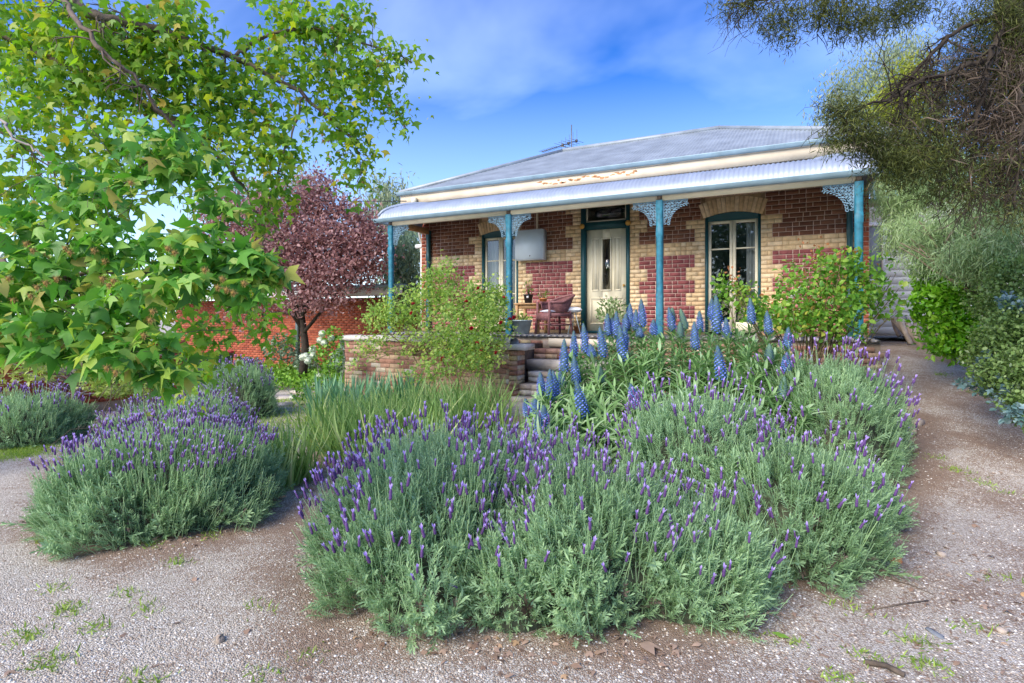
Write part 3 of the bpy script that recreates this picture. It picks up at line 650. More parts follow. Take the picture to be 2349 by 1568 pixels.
for i in range(5): c = e0 + (e1 - e0) * (.55 + i * .11); m.tube([c + (0, 0, -.16 - .04 * i), c + (0, 0, .16 + .04 * i)], .005, 4); m.tube([c - sd_ * .3, c + sd_ * .3], .006, 4)
for f in (.58, .75, .98): c = e0 + (e1 - e0) * f; m.box(c, (.06, .05, .07))
obj('element', m, 'metal_dark', an)
m = MB(); ln = [at(20, 352, 40) + (at(932, 462, 13.6) - at(20, 352, 40)) * t + np.array([0, 0, -.9 * 4 * t * (1 - t)]) for t in np.linspace(0, 1, 24)]; m.tube(ln, .012, 5)
tag(obj('power_line', m, 'black_plastic'), 'thin dark overhead wire running to the left eave', 'wire')

# ------------------------------------------------------------------ verandah things
ch0 = atY(1272, 760, .45); cx, cy = ch0[0], .45
ch = thing('wicker_chair', 'brown wicker tub chair standing on the verandah beside the front door', 'chair', (cx, cy, FL))
def loc(V, a, c): V = np.asarray(V, float); return V @ np.array([[math.cos(a), math.sin(a), 0], [-math.sin(a), math.cos(a), 0], [0, 0, 1]]) + np.array(c)
ca = R(-38); cc = (cx, cy, FL)
def cpart(name, m, mat, **k):
    for i in range(len(m.v)): m.v[i] = loc(m.v[i], ca, cc)
    return obj(name, m, mat, ch, **k)
for sx, sy in ((-.26, -.26), (.26, -.26), (-.22, .24), (.22, .24)):
    m = MB(); m.tube([(sx * 1.12, sy * 1.12, 0), (sx, sy, .42), (sx, sy, .66 if sy < 0 else .5)], .026, 7); cpart('leg', m, 'wicker', smooth=True)
m = MB(); m.bx(-.27, .27, -.27, .25, .36, .43); m.bx(-.27, .27, -.285, -.262, .28, .43); seat = cpart('seat', m, 'wicker')
m = MB(); m.tube([(-.27, -.27, .2), (.27, -.27, .2)], .013, 5); m.tube([(-.25, .25, .2), (.25, .25, .2)], .013, 5); m.tube([(-.27, -.27, .2), (-.25, .25, .2)], .013, 5); m.tube([(.27, -.27, .2), (.25, .25, .2)], .013, 5); cpart('stretcher', m, 'wicker')
m = MB(); ts = np.linspace(R(-52), R(232), 80); prev = []
for t in ts:
    b = np.array([.28 * math.cos(t), .02 + .26 * math.sin(t), .44]); k = max(0, math.sin(t)); top = np.array([(.31 + .05 * k) * math.cos(t), .02 + (.30 + .1 * k) * math.sin(t), .65 + .16 * k]); prev.append((b, top))
    m.tube([b, (b + top) / 2 + (0, 0, .01), top], .0085, 4)
for f in np.linspace(.06, .96, 11): m.tube([b + (t_ - b) * f for b, t_ in prev], .0075, 4)
cpart('wicker_back', m, 'wicker')
m = MB(); m.tube([t_ for b, t_ in prev], .027, 7); cpart('arm_rim', m, 'wicker', smooth=True)
def pillow(m, c, s, a=0, tilt=0):
    n = 11; u = np.linspace(-1, 1, n); U, V_ = np.meshgrid(u, u, indexing='ij'); h = (np.clip(1 - U ** 2, 0, 1) * np.clip(1 - V_ ** 2, 0, 1)) ** .35
    for sg in (1, -1):
        P = np.stack([U * s[0], V_ * s[1], sg * h * s[2]], -1).reshape(-1, 3); P = P @ np.array([[1, 0, 0], [0, math.cos(tilt), math.sin(tilt)], [0, -math.sin(tilt), math.cos(tilt)]])
        m.grid(loc(P, a, c), n, n)
m = MB(); pillow(m, (cx, cy - .02, FL + .465), (.24, .22, .045), ca); tag(obj('seat_cushion', m, 'cloth_white', smooth=True), 'flat white cushion lying on the seat of the wicker chair', 'cushion')
q = atY(1316, 702, .62); st = thing('stool', 'small pale padded stool with thin metal legs behind the wicker chair', 'stool', (q[0], .62, FL))
m = MB(); pillow(m, (q[0], .62, FL + .50), (.17, .14, .06), .3); obj('padded_top', m, 'cloth_white', st, smooth=True)
for a in (0, 2.1, 4.2): m = MB(); m.tube([(q[0] + .03 * math.cos(a), .62 + .03 * math.sin(a), FL + .47), (q[0] + .15 * math.cos(a), .62 + .15 * math.sin(a), FL)], .011, 5); obj('leg', m, 'galv', st)
t0 = atY(1191, 700, .7); t1 = atY(1248, 700, .7); tb = thing('side_table', 'small square pale timber table next to the wicker chair', 'table', (t0[0], .7, FL))
TH = atY(1220, 696, .55)[2] - FL
m = MB(); m.bx(t0[0], t1[0], .45, .95, FL + TH - .03, FL + TH); obj('table_top', m, 'wood_pale', tb)
m = MB(); m.bx(t0[0] + .06, t1[0] - .06, .50, .52, FL + TH - .12, FL + TH - .032); m.bx(t0[0] + .06, t1[0] - .06, .88, .9, FL + TH - .12, FL + TH - .032); obj('apron', m, 'wood_pale', tb)
for x in (t0[0] + .05, t1[0] - .05):
    for y in (.5, .9): m = MB(); m.box((x, y, FL + (TH - .03) / 2), (.055, .055, TH - .032)); obj('leg', m, 'wood_pale', tb)
def bushlet(parent, c, rad, n, mat, leaf, size, name='leaves', up=.4, single=0):
    d = randdir(n); d[:, 2] = np.abs(d[:, 2]) * .8 + .1; P = np.array(c) + d * np.asarray(rad) * rng.random(n)[:, None] ** .45
    dr_ = nrm(d + rng.normal(size=(n, 3)) * .6 + np.array([0, 0, up])); return foliage(parent, 'leaf', [leaf], frame(dr_, randdir(n) + np.array([0, 0, 1.5])) * (size * rnd(.6, 1.25, n))[:, None, None], P, mat, single, stuffname=name)
def potted(name, label, c, r0, r1, h, mat, plant=None):
    t = thing(name, label, 'pot plant', c); m = MB(); m.lathe([(0, 0), (r0, 0), (r1, h), (r1 + .012, h), (r1 + .012, h + .02), (r1 - .008, h + .02), (r1 - .015, h - .03), (0, h - .03)], c, 18); obj('pot', m, mat, t, smooth=False)
    if plant:
        rr, n, pm, lf, sz = plant; tw = MB()
        for i in range(9): a = rnd(0, 6.28); tw.tube([(c[0], c[1], c[2] + h - .03), (c[0] + .4 * rr[0] * math.cos(a), c[1] + .4 * rr[1] * math.sin(a), c[2] + h + rr[2] * .5), (c[0] + .8 * rr[0] * math.cos(a), c[1] + .8 * rr[1] * math.sin(a), c[2] + h + rr[2] * rnd(.7, 1))], [.006, .004, .002], 4)
        obj('stems', tw, 'cane', t, kind='stuff'); bushlet(t, (c[0], c[1], c[2] + h), rr, n, pm, lf, sz)
    return t
OV, OV2 = oval_leaf(), oval_leaf(.24, .05, .2); LA = lance()
c = atY(1211, 694, .6); tp_ = potted('potted_plant', 'black plastic pot with a straggly plant on the timber table', (c[0], .62, FL + TH), .075, .10, .17, 'black_plastic', ((.12, .1, .35), 50, 'cover_leaf', OV2, .05))
m = MB(); m.box((c[0] + .03, .52, FL + TH + .13), (.05, .006, .045)); obj('plant_tag', m, 'white_paint', tp_)
c = atY(1262, 690, .95); potted('potted_succulent', 'straggly plant in a pot on the timber table corner behind the chair', (t1[0] - .08, .84, FL + TH), .06, .08, .09, 'terracotta', ((.16, .12, .24), 70, 'cover_leaf', OV2, .045))
c = atY(1194, 762, .12); potted('galvanised_planter', 'round galvanised tub planter at the verandah edge left of the chair', (c[0], .18, FL), .15, .21, .27, 'galv', ((.22, .18, .16), 160, 'rambler_leaf', OV, .05))
c = atY(1330, 752, 1.2); potted('terracotta_pot', 'small orange terracotta pot at the foot of the door frame', (c[0] - .05, 1.2, FL), .06, .085, .14, 'terracotta', ((.14, .1, .22), 40, 'cover_leaf', OV2, .04))
c = atY(1405, 765, .75); potted('variegated_shrub', 'pale variegated shrub in a pot standing in front of the cream door', (c[0], .75, FL), .13, .18, .22, 'terracotta', ((.34, .3, .62), 420, 'pale_needle', OV2, .085))
# folded canvas lounger leaning at the right window
q0, q1 = atY(1745, 745, .5), atY(1855, 640, .5); lg = thing('deck_chair', 'grey timber folding deck chair leaning by the right window', 'deck chair', (q0[0], .5, FL))
for y in (.35, .85):
    m = MB(); m.tube([(q0[0] - .1, y, FL), (q1[0], y, q1[2])], .022, 5); m.tube([(q0[0] + .75, y, FL), (q0[0] - .05, y, FL + .45)], .022, 5); obj('side_rail', m, 'grey_wood', lg)
m = MB(); V = np.array([(q0[0] + (q1[0] - q0[0]) * t, y, FL + .1 + (q1[2] - FL - .1) * t - .12 * math.sin(t * math.pi)) for t in np.linspace(.05, 1, 12) for y in (.38, .82)]); m.grid(V, 12, 2); obj('canvas', m, 'cloth_white', lg)

# ------------------------------------------------------------------ retaining wall and steps
WX0, WX1, WF = -9.05, -5.28, -1.6
rw = thing('retaining_wall', 'old brick garden wall with pale stone coping in front of the verandah', 'garden wall', (-7, WF, 0))
m = MB(); m.bx(WX0, WX1, WF + .012, WF + .24, -.2, 1.13); m.bx(WX0, WX0 + .22, WF + .24, -.08, -.2, 1.13); bk_ = obj('wall_core', m, 'old_mortar', rw)
RB = {'brick_old': []}
for r_ in range(13):
    z = .01 + r_ * CR; x = WX0 - (.0 if r_ % 2 else .11)
    while x < WX1:
        a, b_ = max(x, WX0), min(x + .222, WX1)
        if b_ - a > .05: RB['brick_old'].append((a, b_, z))
        x += .232
put_bricks(RB, bk_, WF - .004, .03, 230)
x = WX0 - .05
while x < WX1 - .1:
    ln = min(rnd(.5, .75), WX1 + .05 - x); m = MB(); n = 9; P = []
    us_ = np.linspace(x + .006, x + ln - .006, n); sec = [(-.05, 0), (-.055, .06), (-.03, .10), (.2, .105), (.27, .06), (.27, 0)]
    for u in us_: P += [(u, WF + s_[0] + rnd(-.008, .008), 1.132 + s_[1] + rnd(-.008, .008)) for s_ in sec]
    k = 6; m.add(P, [(0, 1, 2), (0, 2, 3), (0, 3, 4), (0, 4, 5)], [(i * k + j, i * k + (j + 1) % k, (i + 1) * k + (j + 1) % k, (i + 1) * k + j) for i in range(n - 1) for j in range(k)])
    obj('coping_stone', m, 'stone_cap', rw); x += ln
m = MB(); m.bx(WX0 + .2, WX1 - .05, WF + .24, -.08, .2, 1.08); obj('bed_soil', m, 'dark_soil', rw)
stp = thing('garden_steps', 'worn brick and concrete steps climbing to the verandah', 'steps', (-4.6, -1.2, 0))
sx0, sx1 = WX1 - .03, -3.75; nst = 6
for i in range(nst):
    zt = FL - .065 - i * .185; yf = -.16 - i * .34; m = MB(); zb = zt - .185
    bx0, bx1 = (sx0 if i < 3 else WX1 + .16), sx1
    m.bx(bx0 + .01, bx1, yf + .02, yf + .36, zb - .05, zt - .042); core = obj('step', m, 'old_mortar', stp)
    def slab(x0, x1, y0, y1, z0, z1, mat, nm):
        m = MB(); m.box(((x0 + x1) / 2, (y0 + y1) / 2, (z0 + z1) / 2), (x1 - x0, y1 - y0, z1 - z0), rnd(-.008, .008)); obj(nm, m, mat, core)
    if i == 0: slab(bx0 + .15, bx1, yf - .02, yf + .33, zb + .03, zt, 'fascia_paint', 'tread')
    elif i == 2:
        slab(bx0, bx1, yf - .02, yf + .34, zb, zt, 'concrete', 'tread')
    else:
        x = bx0
        while x < bx1 - .05:
            e = min(x + .235, bx1)
            for z0, z1 in ((zb + .004, zb + .088), (zb + .097, zt)):
                m = MB(); m.box(((x + e) / 2, yf + .14 + rnd(-.012, .006), (z0 + z1) / 2), (e - x - .012, .32, z1 - z0), rnd(-.02, .02), rnd(0, 1)); obj('brick', m, 'brick_old' if i == 1 else 'brick_pale', core)
            x = e
# pier at the end of the wall beside the steps
m = MB(); m.bx(WX1 + .002, WX1 + .14, WF + .012, WF + .3, -.1, 1.02); wg = obj('step_pier', m, 'old_mortar', stp)
for r_ in range(13):
    m = MB(); m.box((WX1 + .075, WF + .002 + rnd(-.006, .004), -.1 + (r_ + .5) * CR), (.15, .03, CR - .012), rnd(-.02, .02), rnd(0, 1)); obj('brick', m, 'brick_old', wg)
    m = MB(); m.box((WX1 + .14, WF + .16, -.1 + (r_ + .5) * CR), (.02, .27, CR - .012), 0, rnd(0, 1)); obj('brick', m, 'brick_old', wg)
m = MB(); m.box((WX1 + .10, WF + .13, 1.085), (.46, .42, .10), .04); obj('loose_coping', m, 'stone_cap', stp)

# ------------------------------------------------------------------ outbuilding, left wall, bins
ob = thing('outbuilding', 'low red brick outbuilding with white fascia behind the plum tree', 'shed', (-16, 4.2, 0))
m = MB(); m.bx(-24, -11.6, 4.22, 4.5, -.6, 2.25); m.bx(-24, -23.7, 4.5, 8, -.6, 2.25); m.bx(-11.9, -11.6, 4.5, 8, -.6, 2.25); ow = obj('wall', m, 'old_mortar', ob)
OB = {'brick_red': []}
for r_ in range(33):
    z = -.6 + r_ * CR; x = -23.9 - (.12 if r_ % 2 else 0)
    while x < -11.6: OB['brick_red'].append((x, min(x + .226, -11.6), z)); x += .235
def put_bricks2(BRd, parent, Yf, dep, nsingle, h=CR - .010):
    L_ = BRd['brick_red']; L_.sort(key=lambda b_: abs((at(640, 780, 20)[0]) - b_[0]) + abs(b_[2] - .9) * 2.2); me = tplmesh('brick', UB, 'brick_red_single'); rest = []
    for i, (a, b_, z) in enumerate(L_):
        S_, T = np.diag([b_ - a, dep, h]), np.array([(a + b_) / 2, Yf + dep / 2 - random.uniform(0, .004), z + CR / 2])
        if i < nsingle: pieces('brick', me, parent, [S_], [T])
        else: rest.append((S_, T))
    mm = MB(); mm.inst(UB, np.array([a for a, _ in rest]), np.array([b_ for _, b_ in rest])); obj('brickwork', mm, 'brick_red', parent, kind='stuff')
put_bricks2(OB, ow, 4.20, .03, 200)
f0 = atY(742, 690, 3.2); m = MB(); m.bx(-24, -11.4, 3.2, 3.24, 2.28, 2.50); obj('fascia', m, 'white_paint', ob)
m = MB(); m.bx(-24, -11.4, 3.15, 8.2, 2.505, 2.60); obj('roof', m, 'gutter', ob)
m = MB(); m.bx(-24, -11.4, 3.245, 4.2, 2.30, 2.34); obj('soffit', m, 'wood_pale', ob)
m = MB(); c = atY(683, 800, 3.3); m.box((c[0], 3.3, 1.0), (.11, .11, 2.55)); obj('post', m, 'bin_green', ob)
for k_ in ('post',): pass
lw = thing('boundary_wall', 'low weathered red brick wall behind the grape vine at far left', 'garden wall', at(150, 800, 9))
pa, pb_ = at(-140, 780, 8.0), at(428, 780, 11.0); dv = pb_ - pa; ln = math.hypot(dv[0], dv[1]); ang = math.atan2(dv[1], dv[0]); dn = dv[:2] / ln
HT = 1.16
def wl(u, off, z): return np.array([pa[0] + dn[0] * u + dn[1] * off, pa[1] + dn[1] * u - dn[0] * off, z])
m = MB(); m.box(wl(ln / 2, -.13, .35), (ln - .01, .2, HT * 2 - .75), ang); lwc = obj('wall_core', m, 'old_mortar', lw)
me_ = tplmesh('brick', UB, 'brick_red_single'); rot = np.array([[dn[0], -dn[1], 0], [dn[1], dn[0], 0], [0, 0, 1]])
nb_ = 0
for r_ in range(12):
    z = HT - (r_ + .5) * CR; u = (.12 if r_ % 2 else 0)
    while u < ln:
        a, b_ = u, min(u + .226, ln); pieces('brick', me_, lwc, [rot @ np.diag([b_ - a, .05, CR - .01])], [wl((a + b_) / 2, rnd(-.006, .006), z)]); u += .235; nb_ += 1
def bin_(label, px, pytop, d, body, lid, logo=False):
    p = at(px, pytop, d); gz = float(H(p[0], p[1])); h = p[2] - gz; yaw = YAW + rnd(-.1, .1)
    t = thing('wheelie_bin', label, 'bin', (p[0], p[1], gz), 'wheelie bins by the left wall')
    W_ = lambda V: loc(V, yaw, (p[0], p[1], gz)); m = MB(); V = []
    for z, sx, sy in ((.06, .21, .22), (h * .93, .285, .33)): V += [(-sx, -sy, z), (sx, -sy, z), (sx, sy, z), (-sx, sy, z)]
    m.add(W_(V), None, [(0, 1, 5, 4), (1, 2, 6, 5), (2, 3, 7, 6), (3, 0, 4, 7), (3, 2, 1, 0)])
    V = [(x * s_, y * s_, z) for z, s_ in ((h * .89, 1), (h * .94, 1.0)) for x, y in ((-.305, -.35), (.305, -.35), (.305, .35), (-.305, .35))]; m.add(W_(V), None, [(0, 1, 5, 4), (1, 2, 6, 5), (2, 3, 7, 6), (3, 0, 4, 7), (3, 2, 1, 0)]); obj('body', m, body, t)
    m = MB(); V = []
    for z, s_ in ((h * .942, 1), (h * .975, .97), (h, .8)): V += [(x * s_, y * s_, z) for x, y in ((-.31, -.36), (.31, -.36), (.31, .38), (-.31, .38))]
    m.add(W_(V), None, [(i * 4 + j, i * 4 + (j + 1) % 4, i * 4 + 4 + (j + 1) % 4, i * 4 + 4 + j) for i in range(2) for j in range(4)] + [(8, 9, 10, 11)]); obj('lid', m, lid, t)
    for s_ in (-1, 1):
        m = MB(); m.lathe([(0, -.03), (.1, -.03), (.1, .03), (0, .03)], W_([(s_ * .25, .28, .1)])[0], 14, M=np.array([[math.cos(yaw), -math.sin(yaw), 0], [math.sin(yaw), math.cos(yaw), 0], [0, 0, 1]]) @ np.array([[0, 0, 1], [0, 1, 0], [-1, 0, 0]])); obj('wheel', m, 'black_plastic', t)
    if logo:
        m = MB(); zc = h * .62; yf = -(.22 + .11 * (zc - .06) / (h * .93 - .06)) - .006; a = np.linspace(0, 2 * math.pi, 15); m.tube(W_([(.045 * math.cos(k), yf, zc + .06 + .045 * math.sin(k)) for k in a]), .011, 5, cap=False); m.bx(0, 0, 0, 0, 0, 0) if False else None
        m.add(W_([(-.1, yf, zc - .035), (.1, yf, zc - .035), (.1, yf, zc - .005), (-.1, yf, zc - .005)]), None, [(0, 1, 2, 3)]); m.add(W_([(-.012, yf, zc + .03), (.012, yf, zc + .03), (.012, yf, zc + .09), (-.012, yf, zc + .09)]), None, [(0, 1, 2, 3)])
        obj('emblem', m, 'white_paint', t)
bin_('dark green wheelie bin with a bright red lid', 502, 806, 15.9, 'bin_green', 'bin_red', True)
bin_('grey green wheelie bin left of the red lidded one', 452, 812, 15.2, 'bin_green', 'bin_green', True)
bin_('dark blue wheelie bin half hidden behind the low leaves', 405, 830, 13.2, 'bin_blue', 'bin_blue', True)
bin_('pale grey wheelie bin low at the end of the brick wall', 350, 845, 12.4, 'galv', 'bin_green')
# white weatherboard shed beyond the right corner
sh = thing('weatherboard_shed', 'white weatherboard building beyond the right corner of the cottage', 'shed', (2, 4, 1))
m = MB(); m.bx(.45, 4.2, 4.03, 7, 1.2, 4.0); sc = obj('wall_core', m, 'white_paint', sh)
bmx = MB(); bmx.add([(0, 0, 0), (1, 0, 0), (1, .014, .15), (0, .014, .15), (0, .03, 0), (1, .03, 0)], None, [(0, 1, 2, 3), (0, 4, 5, 1)]); bmm = bmx.mesh('weatherboard', 'white_paint')
for i in range(18): pieces('weatherboard', bmm, sc, [np.diag([3.76, 1, 1])], [np.array([.44, 4.0, 1.25 + i * .15])])
m = MB(); wx0, wx1 = atY(2006, 640, 3.97)[0], atY(2030, 640, 3.97)[0]; mould(m, wx0 - .3, wx1, 2.35, 3.6, 3.995, .06, .04); sw = obj('window', m, 'white_paint', sh)
m = MB(); m.bx(wx0 - .24, wx1 - .06, 3.985, 3.992, 2.41, 3.54); obj('pane', m, 'slate', sw)
m = MB(); m.bx(.3, 4.4, 3.98, 7.2, 4.0, 4.12); obj('roof', m, 'zinc_roof', sh)
# bank of leaning stones on the right of the path
bank = thing('stone_bank', 'row of leaning tan stones retaining the bank beside the path', 'stone wall', (1.6, 1, .8))
def rock(c, s, rot, tilt, seed):
    r_ = np.random.default_rng(seed); n = 12; P = []
    u = np.linspace(0, math.pi, 5)
    for a in u:
        for b_ in np.arange(8) / 8 * 2 * math.pi: P.append((math.sin(a) * math.cos(b_), math.sin(a) * math.sin(b_), math.cos(a)))
    P = np.array(P); P = np.sign(P) * np.abs(P) ** .6; P *= 1 + r_.uniform(-.22, .22, (len(P), 1)); P += r_.uniform(-.12, .12, P.shape); P = P * np.array(s)
    ct, st_ = math.cos(tilt), math.sin(tilt); P = P @ np.array([[1, 0, 0], [0, ct, st_], [0, -st_, ct]]); m = MB(); m.add(loc(P, rot, c), None, [(i * 8 + j, (i + 1) * 8 + j, (i + 1) * 8 + (j + 1) % 8, i * 8 + (j + 1) % 8) for i in range(4) for j in range(8)], seed % 7 / 7); return m
for i, (px, py, d, s_) in enumerate([(2175, 805, 9.0, .2), (2150, 797, 9.3, .24), (2130, 785, 9.6, .22), (2112, 775, 9.9, .25), (2095, 765, 10.3, .22), (2080, 757, 10.7, .24), (2068, 750, 11.1, .22), (2055, 752, 11.4, .2), (2160, 770, 9.6, .22), (2135, 758, 10.1, .2), (2108, 745, 10.7, .2), (2190, 820, 8.7, .2), (2205, 800, 8.8, .2)]):
    obj('stone', rock(at(px, py, d), (s_ * rnd(.45, .75), s_ * .22, s_ * rnd(.9, 1.25)), YAW + .5 + rnd(-.5, .5), rnd(-.7, -.2), i), 'stone', bank)
for i, (px, py, sz) in enumerate([(2085, 990, .16), (2062, 1028, .15), (2105, 975, .1), (2040, 1055, .14)]):
    p = ground(px, py, 6); tag(obj('edging_stone', rock(p + (0, 0, .02), (sz, sz * .6, .045), rnd(0, 3), 0, 30 + i), 'stone'), ['flat grey edging stone on the right of the lavender beside the path', 'flat stone half under the right lavender', 'small flat stone furthest along the path edge', 'flat edging stone nearest the camera by the path'][i], 'stone')
for i, (px, py, sz, lb) in enumerate([(660, 914, .5, 'large pale paving slab beside the white snowball flowers'), (700, 900, .42, 'pale paving slab behind the strappy leaves'), (640, 932, .34, 'pale paving slab nearest the clipped lavender')]):
    p = ground(px, py, 10); m = MB(); m.box(p + (0, 0, .015), (sz * 1.4, sz, .05), rnd(0, 1)); tag(obj('paving_slab', m, 'concrete'), lb, 'paving')

# ------------------------------------------------------------------ lavender
def shoot_tpl(k):
    r_ = np.random.default_rng(100 + k); V, T_, Q = [], [], []
    def quad(p): n_ = len(V); V.extend(p); Q.append((n_, n_ + 1, n_ + 2, n_ + 3))
    bx_ = r_.uniform(-.12, .12)
    quad([(-.012, 0, 0), (.012, 0, 0), (.008 + bx_, 1, 0), (-.008 + bx_, 1, 0)])
    for i in range(10):
        t = .10 + .88 * i / 9; lf = .34 * (1 - .35 * t) * r_.uniform(.8, 1.2); a0 = i * math.pi / 2 + r_.uniform(-.3, .3)
        for s_ in (0, math.pi):
            a = a0 + s_; el = r_.uniform(.5, 1.0) + .25 * t; d = np.array([math.cos(a) * math.cos(el), math.sin(el), math.sin(a) * math.cos(el)]); sd__ = np.array([-math.sin(a), 0, math.cos(a)]) * .025
            b = np.array([bx_ * t, t, 0]); mid = b + d * lf * .5 + np.array([0, .02, 0]); e = b + d * lf - np.array([0, .02 * (1 - t), 0]); quad([b, mid - sd__, e, mid + sd__])
    return np.array(V), NOT, np.array(Q)
SHOOT = [shoot_tpl(k) for k in range(6)]
def head_tpl(k):
    r_ = np.random.default_rng(200 + k); V, T_, Q, C_ = [], [], [], []; sg = 6; prof_ = [(.0, 0), (.075, .03), (.115, .14), (.095, .2), (.12, .32), (.095, .4), (.11, .5), (.085, .58), (.06, .66), (.0, .68)]
    for r0, y in prof_:
        for j in range(sg): a = j / sg * 6.283 + y * 3; V.append((r0 * math.cos(a), y, r0 * math.sin(a))); C_.append(.05 + .35 * r_.random())
    Q += [(i * sg + j, i * sg + (j + 1) % sg, (i + 1) * sg + (j + 1) % sg, (i + 1) * sg + j) for i in range(len(prof_) - 1) for j in range(sg)]
    for i in range(4):
        a = i * 1.571 + r_.uniform(-.4, .4); n_ = len(V); d = np.array([math.cos(a) * .33, 1, math.sin(a) * .33]); d /= np.linalg.norm(d); s_ = np.array([-math.sin(a), 0, math.cos(a)]) * .075; b = np.array([0, .6, 0]); lf = r_.uniform(.36, .5)
        V += [b, b + d * lf * .6 - s_, b + d * lf, b + d * lf * .6 + s_]; C_ += [.6, .8, 1, .8]; Q.append((n_, n_ + 1, n_ + 2, n_ + 3))
    return np.array(V), NOT, np.array(Q), np.array(C_)
HEADS = [head_tpl(k) for k in range(4)]
def dome(n, c, rx, ry, h, lo=-.05, seed=0, pw=.85):
    """points and outward normals over a lumpy mound whose long axes follow the camera's right and forward"""
    a = rnd(0, 2 * math.pi, n); s_ = rnd(max(lo, 0) if lo >= 0 else lo, 1, n); e = np.arcsin(np.clip(s_, -.2, 1)); ce, se = np.cos(e) ** .8, np.sin(e)
    lump = 1 + .08 * np.sin(3 * a + seed) + .08 * np.sin(5 * a + 2 * seed + 3 * e) + .06 * np.sin(9 * a + seed * 3 - 5 * e) + .04 * np.sin(14 * a + 8 * e + seed)
    L_ = np.stack([rx * ce * np.cos(a) * lump, ry * ce * np.sin(a) * lump, h * np.sign(se) * np.abs(se) ** pw * (.6 + .4 * lump)], -1)
    nn = nrm(np.stack([np.cos(a) * ce / rx, np.sin(a) * ce / ry, se / h], -1))
    W_ = lambda v: v[:, :1] * RT + v[:, 1:2] * FW + v[:, 2:] * UP
    return c + W_(L_), W_(nn)
def lavender(label, px, d, rx, ry, h, nsh, nfl, ssz=.155, single=True, hs=.058, stem=.16, seed=0, ftop=.15, droop=0, lift=0):
    c = gp(px, d) + np.array([0, 0, lift]); t = thing('lavender_bush', label, 'lavender', c, 'lavender bushes')
    core = MB(); P = []; nu_, nv_ = 18, 9
    for i in range(nu_):
        for j in range(nv_):
            a, e = i / nu_ * 6.283, -.15 + (1.571 + .15) * j / (nv_ - 1); k = .80 * (1 + .07 * math.sin(3 * a + seed)); P.append(c + RT * rx * k * math.cos(e) ** .8 * math.cos(a) + FW * ry * k * math.cos(e) ** .8 * math.sin(a) + UP * h * .8 * math.sin(max(e, -.15)))
    core.add(P, None, [(i * nv_ + j, ((i + 1) % nu_) * nv_ + j, ((i + 1) % nu_) * nv_ + j + 1, i * nv_ + j + 1) for i in range(nu_) for j in range(nv_ - 1)]); obj('woody_core', core, 'lav_core', t)
    P, n_ = dome(nsh, c, rx, ry, h, -.04, seed); dr_ = nrm(n_ * .75 + UP * rnd(.25, 1.0, nsh)[:, None] + rng.normal(size=(nsh, 3)) * .28)
    sz = ssz * rnd(.55, 1.0, nsh) * (1 + .7 * (rng.random(nsh) < .12)); P = P - n_ * (sz * rnd(.5, 1.15, nsh))[:, None]; P[:, 2] = np.maximum(P[:, 2], H(P[:, 0], P[:, 1]) + .01)
    gap = np.sin(P[:, 0] * 7.3 + seed * 1.7) * np.sin(P[:, 1] * 6.1 + seed) + np.sin(P[:, 2] * 11 + P[:, 0] * 4 + seed) * .6; keep = (gap > -.95) | (rng.random(nsh) < .3); low = (P[:, 2] - c[2] < h * .3) & (rng.random(nsh) < .07)
    dead = MB(); dd_ = keep & low; dead.inst(SHOOT[seed % 6], frame(dr_[dd_], randdir(int(dd_.sum()))) * sz[dd_][:, None, None], P[dd_]); obj('dry_shoots', dead, 'dead_twig', t, kind='stuff') if dd_.any() else None
    keep &= ~low; P, n_, dr_, sz = P[keep], n_[keep], dr_[keep], sz[keep]; nsh = len(P)
    rel = (P[:, 2] - c[2]) / h; patch = .5 + .5 * np.sin(P[:, 0] * 5 + seed) * np.sin(P[:, 1] * 4 + seed * 2); tint = np.clip(.18 + .5 * rng.random(nsh) + .35 * patch - .05, 0, 1)
    fo = MB(); ks = rng.integers(0, len(SHOOT), nsh); Rm = frame(dr_, randdir(nsh)) * sz[:, None, None]
    for k in range(len(SHOOT)): s_ = ks == k; fo.inst(SHOOT[k], Rm[s_], P[s_], tint[s_])
    obj('foliage', fo, 'lav_leaf', t, kind='stuff')
    nb = nfl * 2; P, n_ = dome(nb, c, rx * .97, ry * .97, h, .0, seed); dr_ = nrm(n_ * .55 + UP + rng.normal(size=(nb, 3)) * .2); bare = MB(); bare.inst((A((-.5, 0, 0), (.5, 0, 0), (.3, 1, 0), (-.3, 1, 0)), NOT, I((0, 1, 2, 3), k=4)), frame(dr_, -FW[None] + rng.normal(size=(nb, 3)) * .4) * np.stack([np.full(nb, .0045), rnd(.08, .24, nb), np.full(nb, .004)], -1)[:, None, :], P - dr_ * .05, rnd(.75, 1, nb)); obj('bare_stems', bare, 'lav_leaf', t, kind='stuff')
    # flower stems and heads
    P, n_ = dome(nfl, c, rx * .97, ry * .97, h, ftop, seed); dr_ = nrm(n_ * .45 + UP * 1.0 + rng.normal(size=(nfl, 3)) * .13); ln_ = stem * rnd(.45, 1.25, nfl); tip = P + dr_ * ln_[:, None]
    stm = MB(); sv_ = A((-.5, 0, 0), (.5, 0, 0), (.35, 1, 0), (-.35, 1, 0), (0, 0, -.5), (0, 0, .5), (0, 1, .35), (0, 1, -.35)); tpl_s = (sv_, NOT, I((0, 1, 2, 3), (4, 5, 6, 7), k=4))
    Rs = frame(dr_, randdir(nfl)); Rs = Rs * np.stack([np.full(nfl, .0042), ln_ + .06, np.full(nfl, .0042)], -1)[:, None, :]; stm.inst(tpl_s, Rs, P - dr_ * .06, rnd(.6, 1, nfl)); obj('flower_stems', stm, 'lav_leaf', t, kind='stuff')
    Rh = frame(nrm(dr_ + rng.normal(size=(nfl, 3)) * .1), randdir(nfl)) * (hs * rnd(.75, 1.25, nfl))[:, None, None]
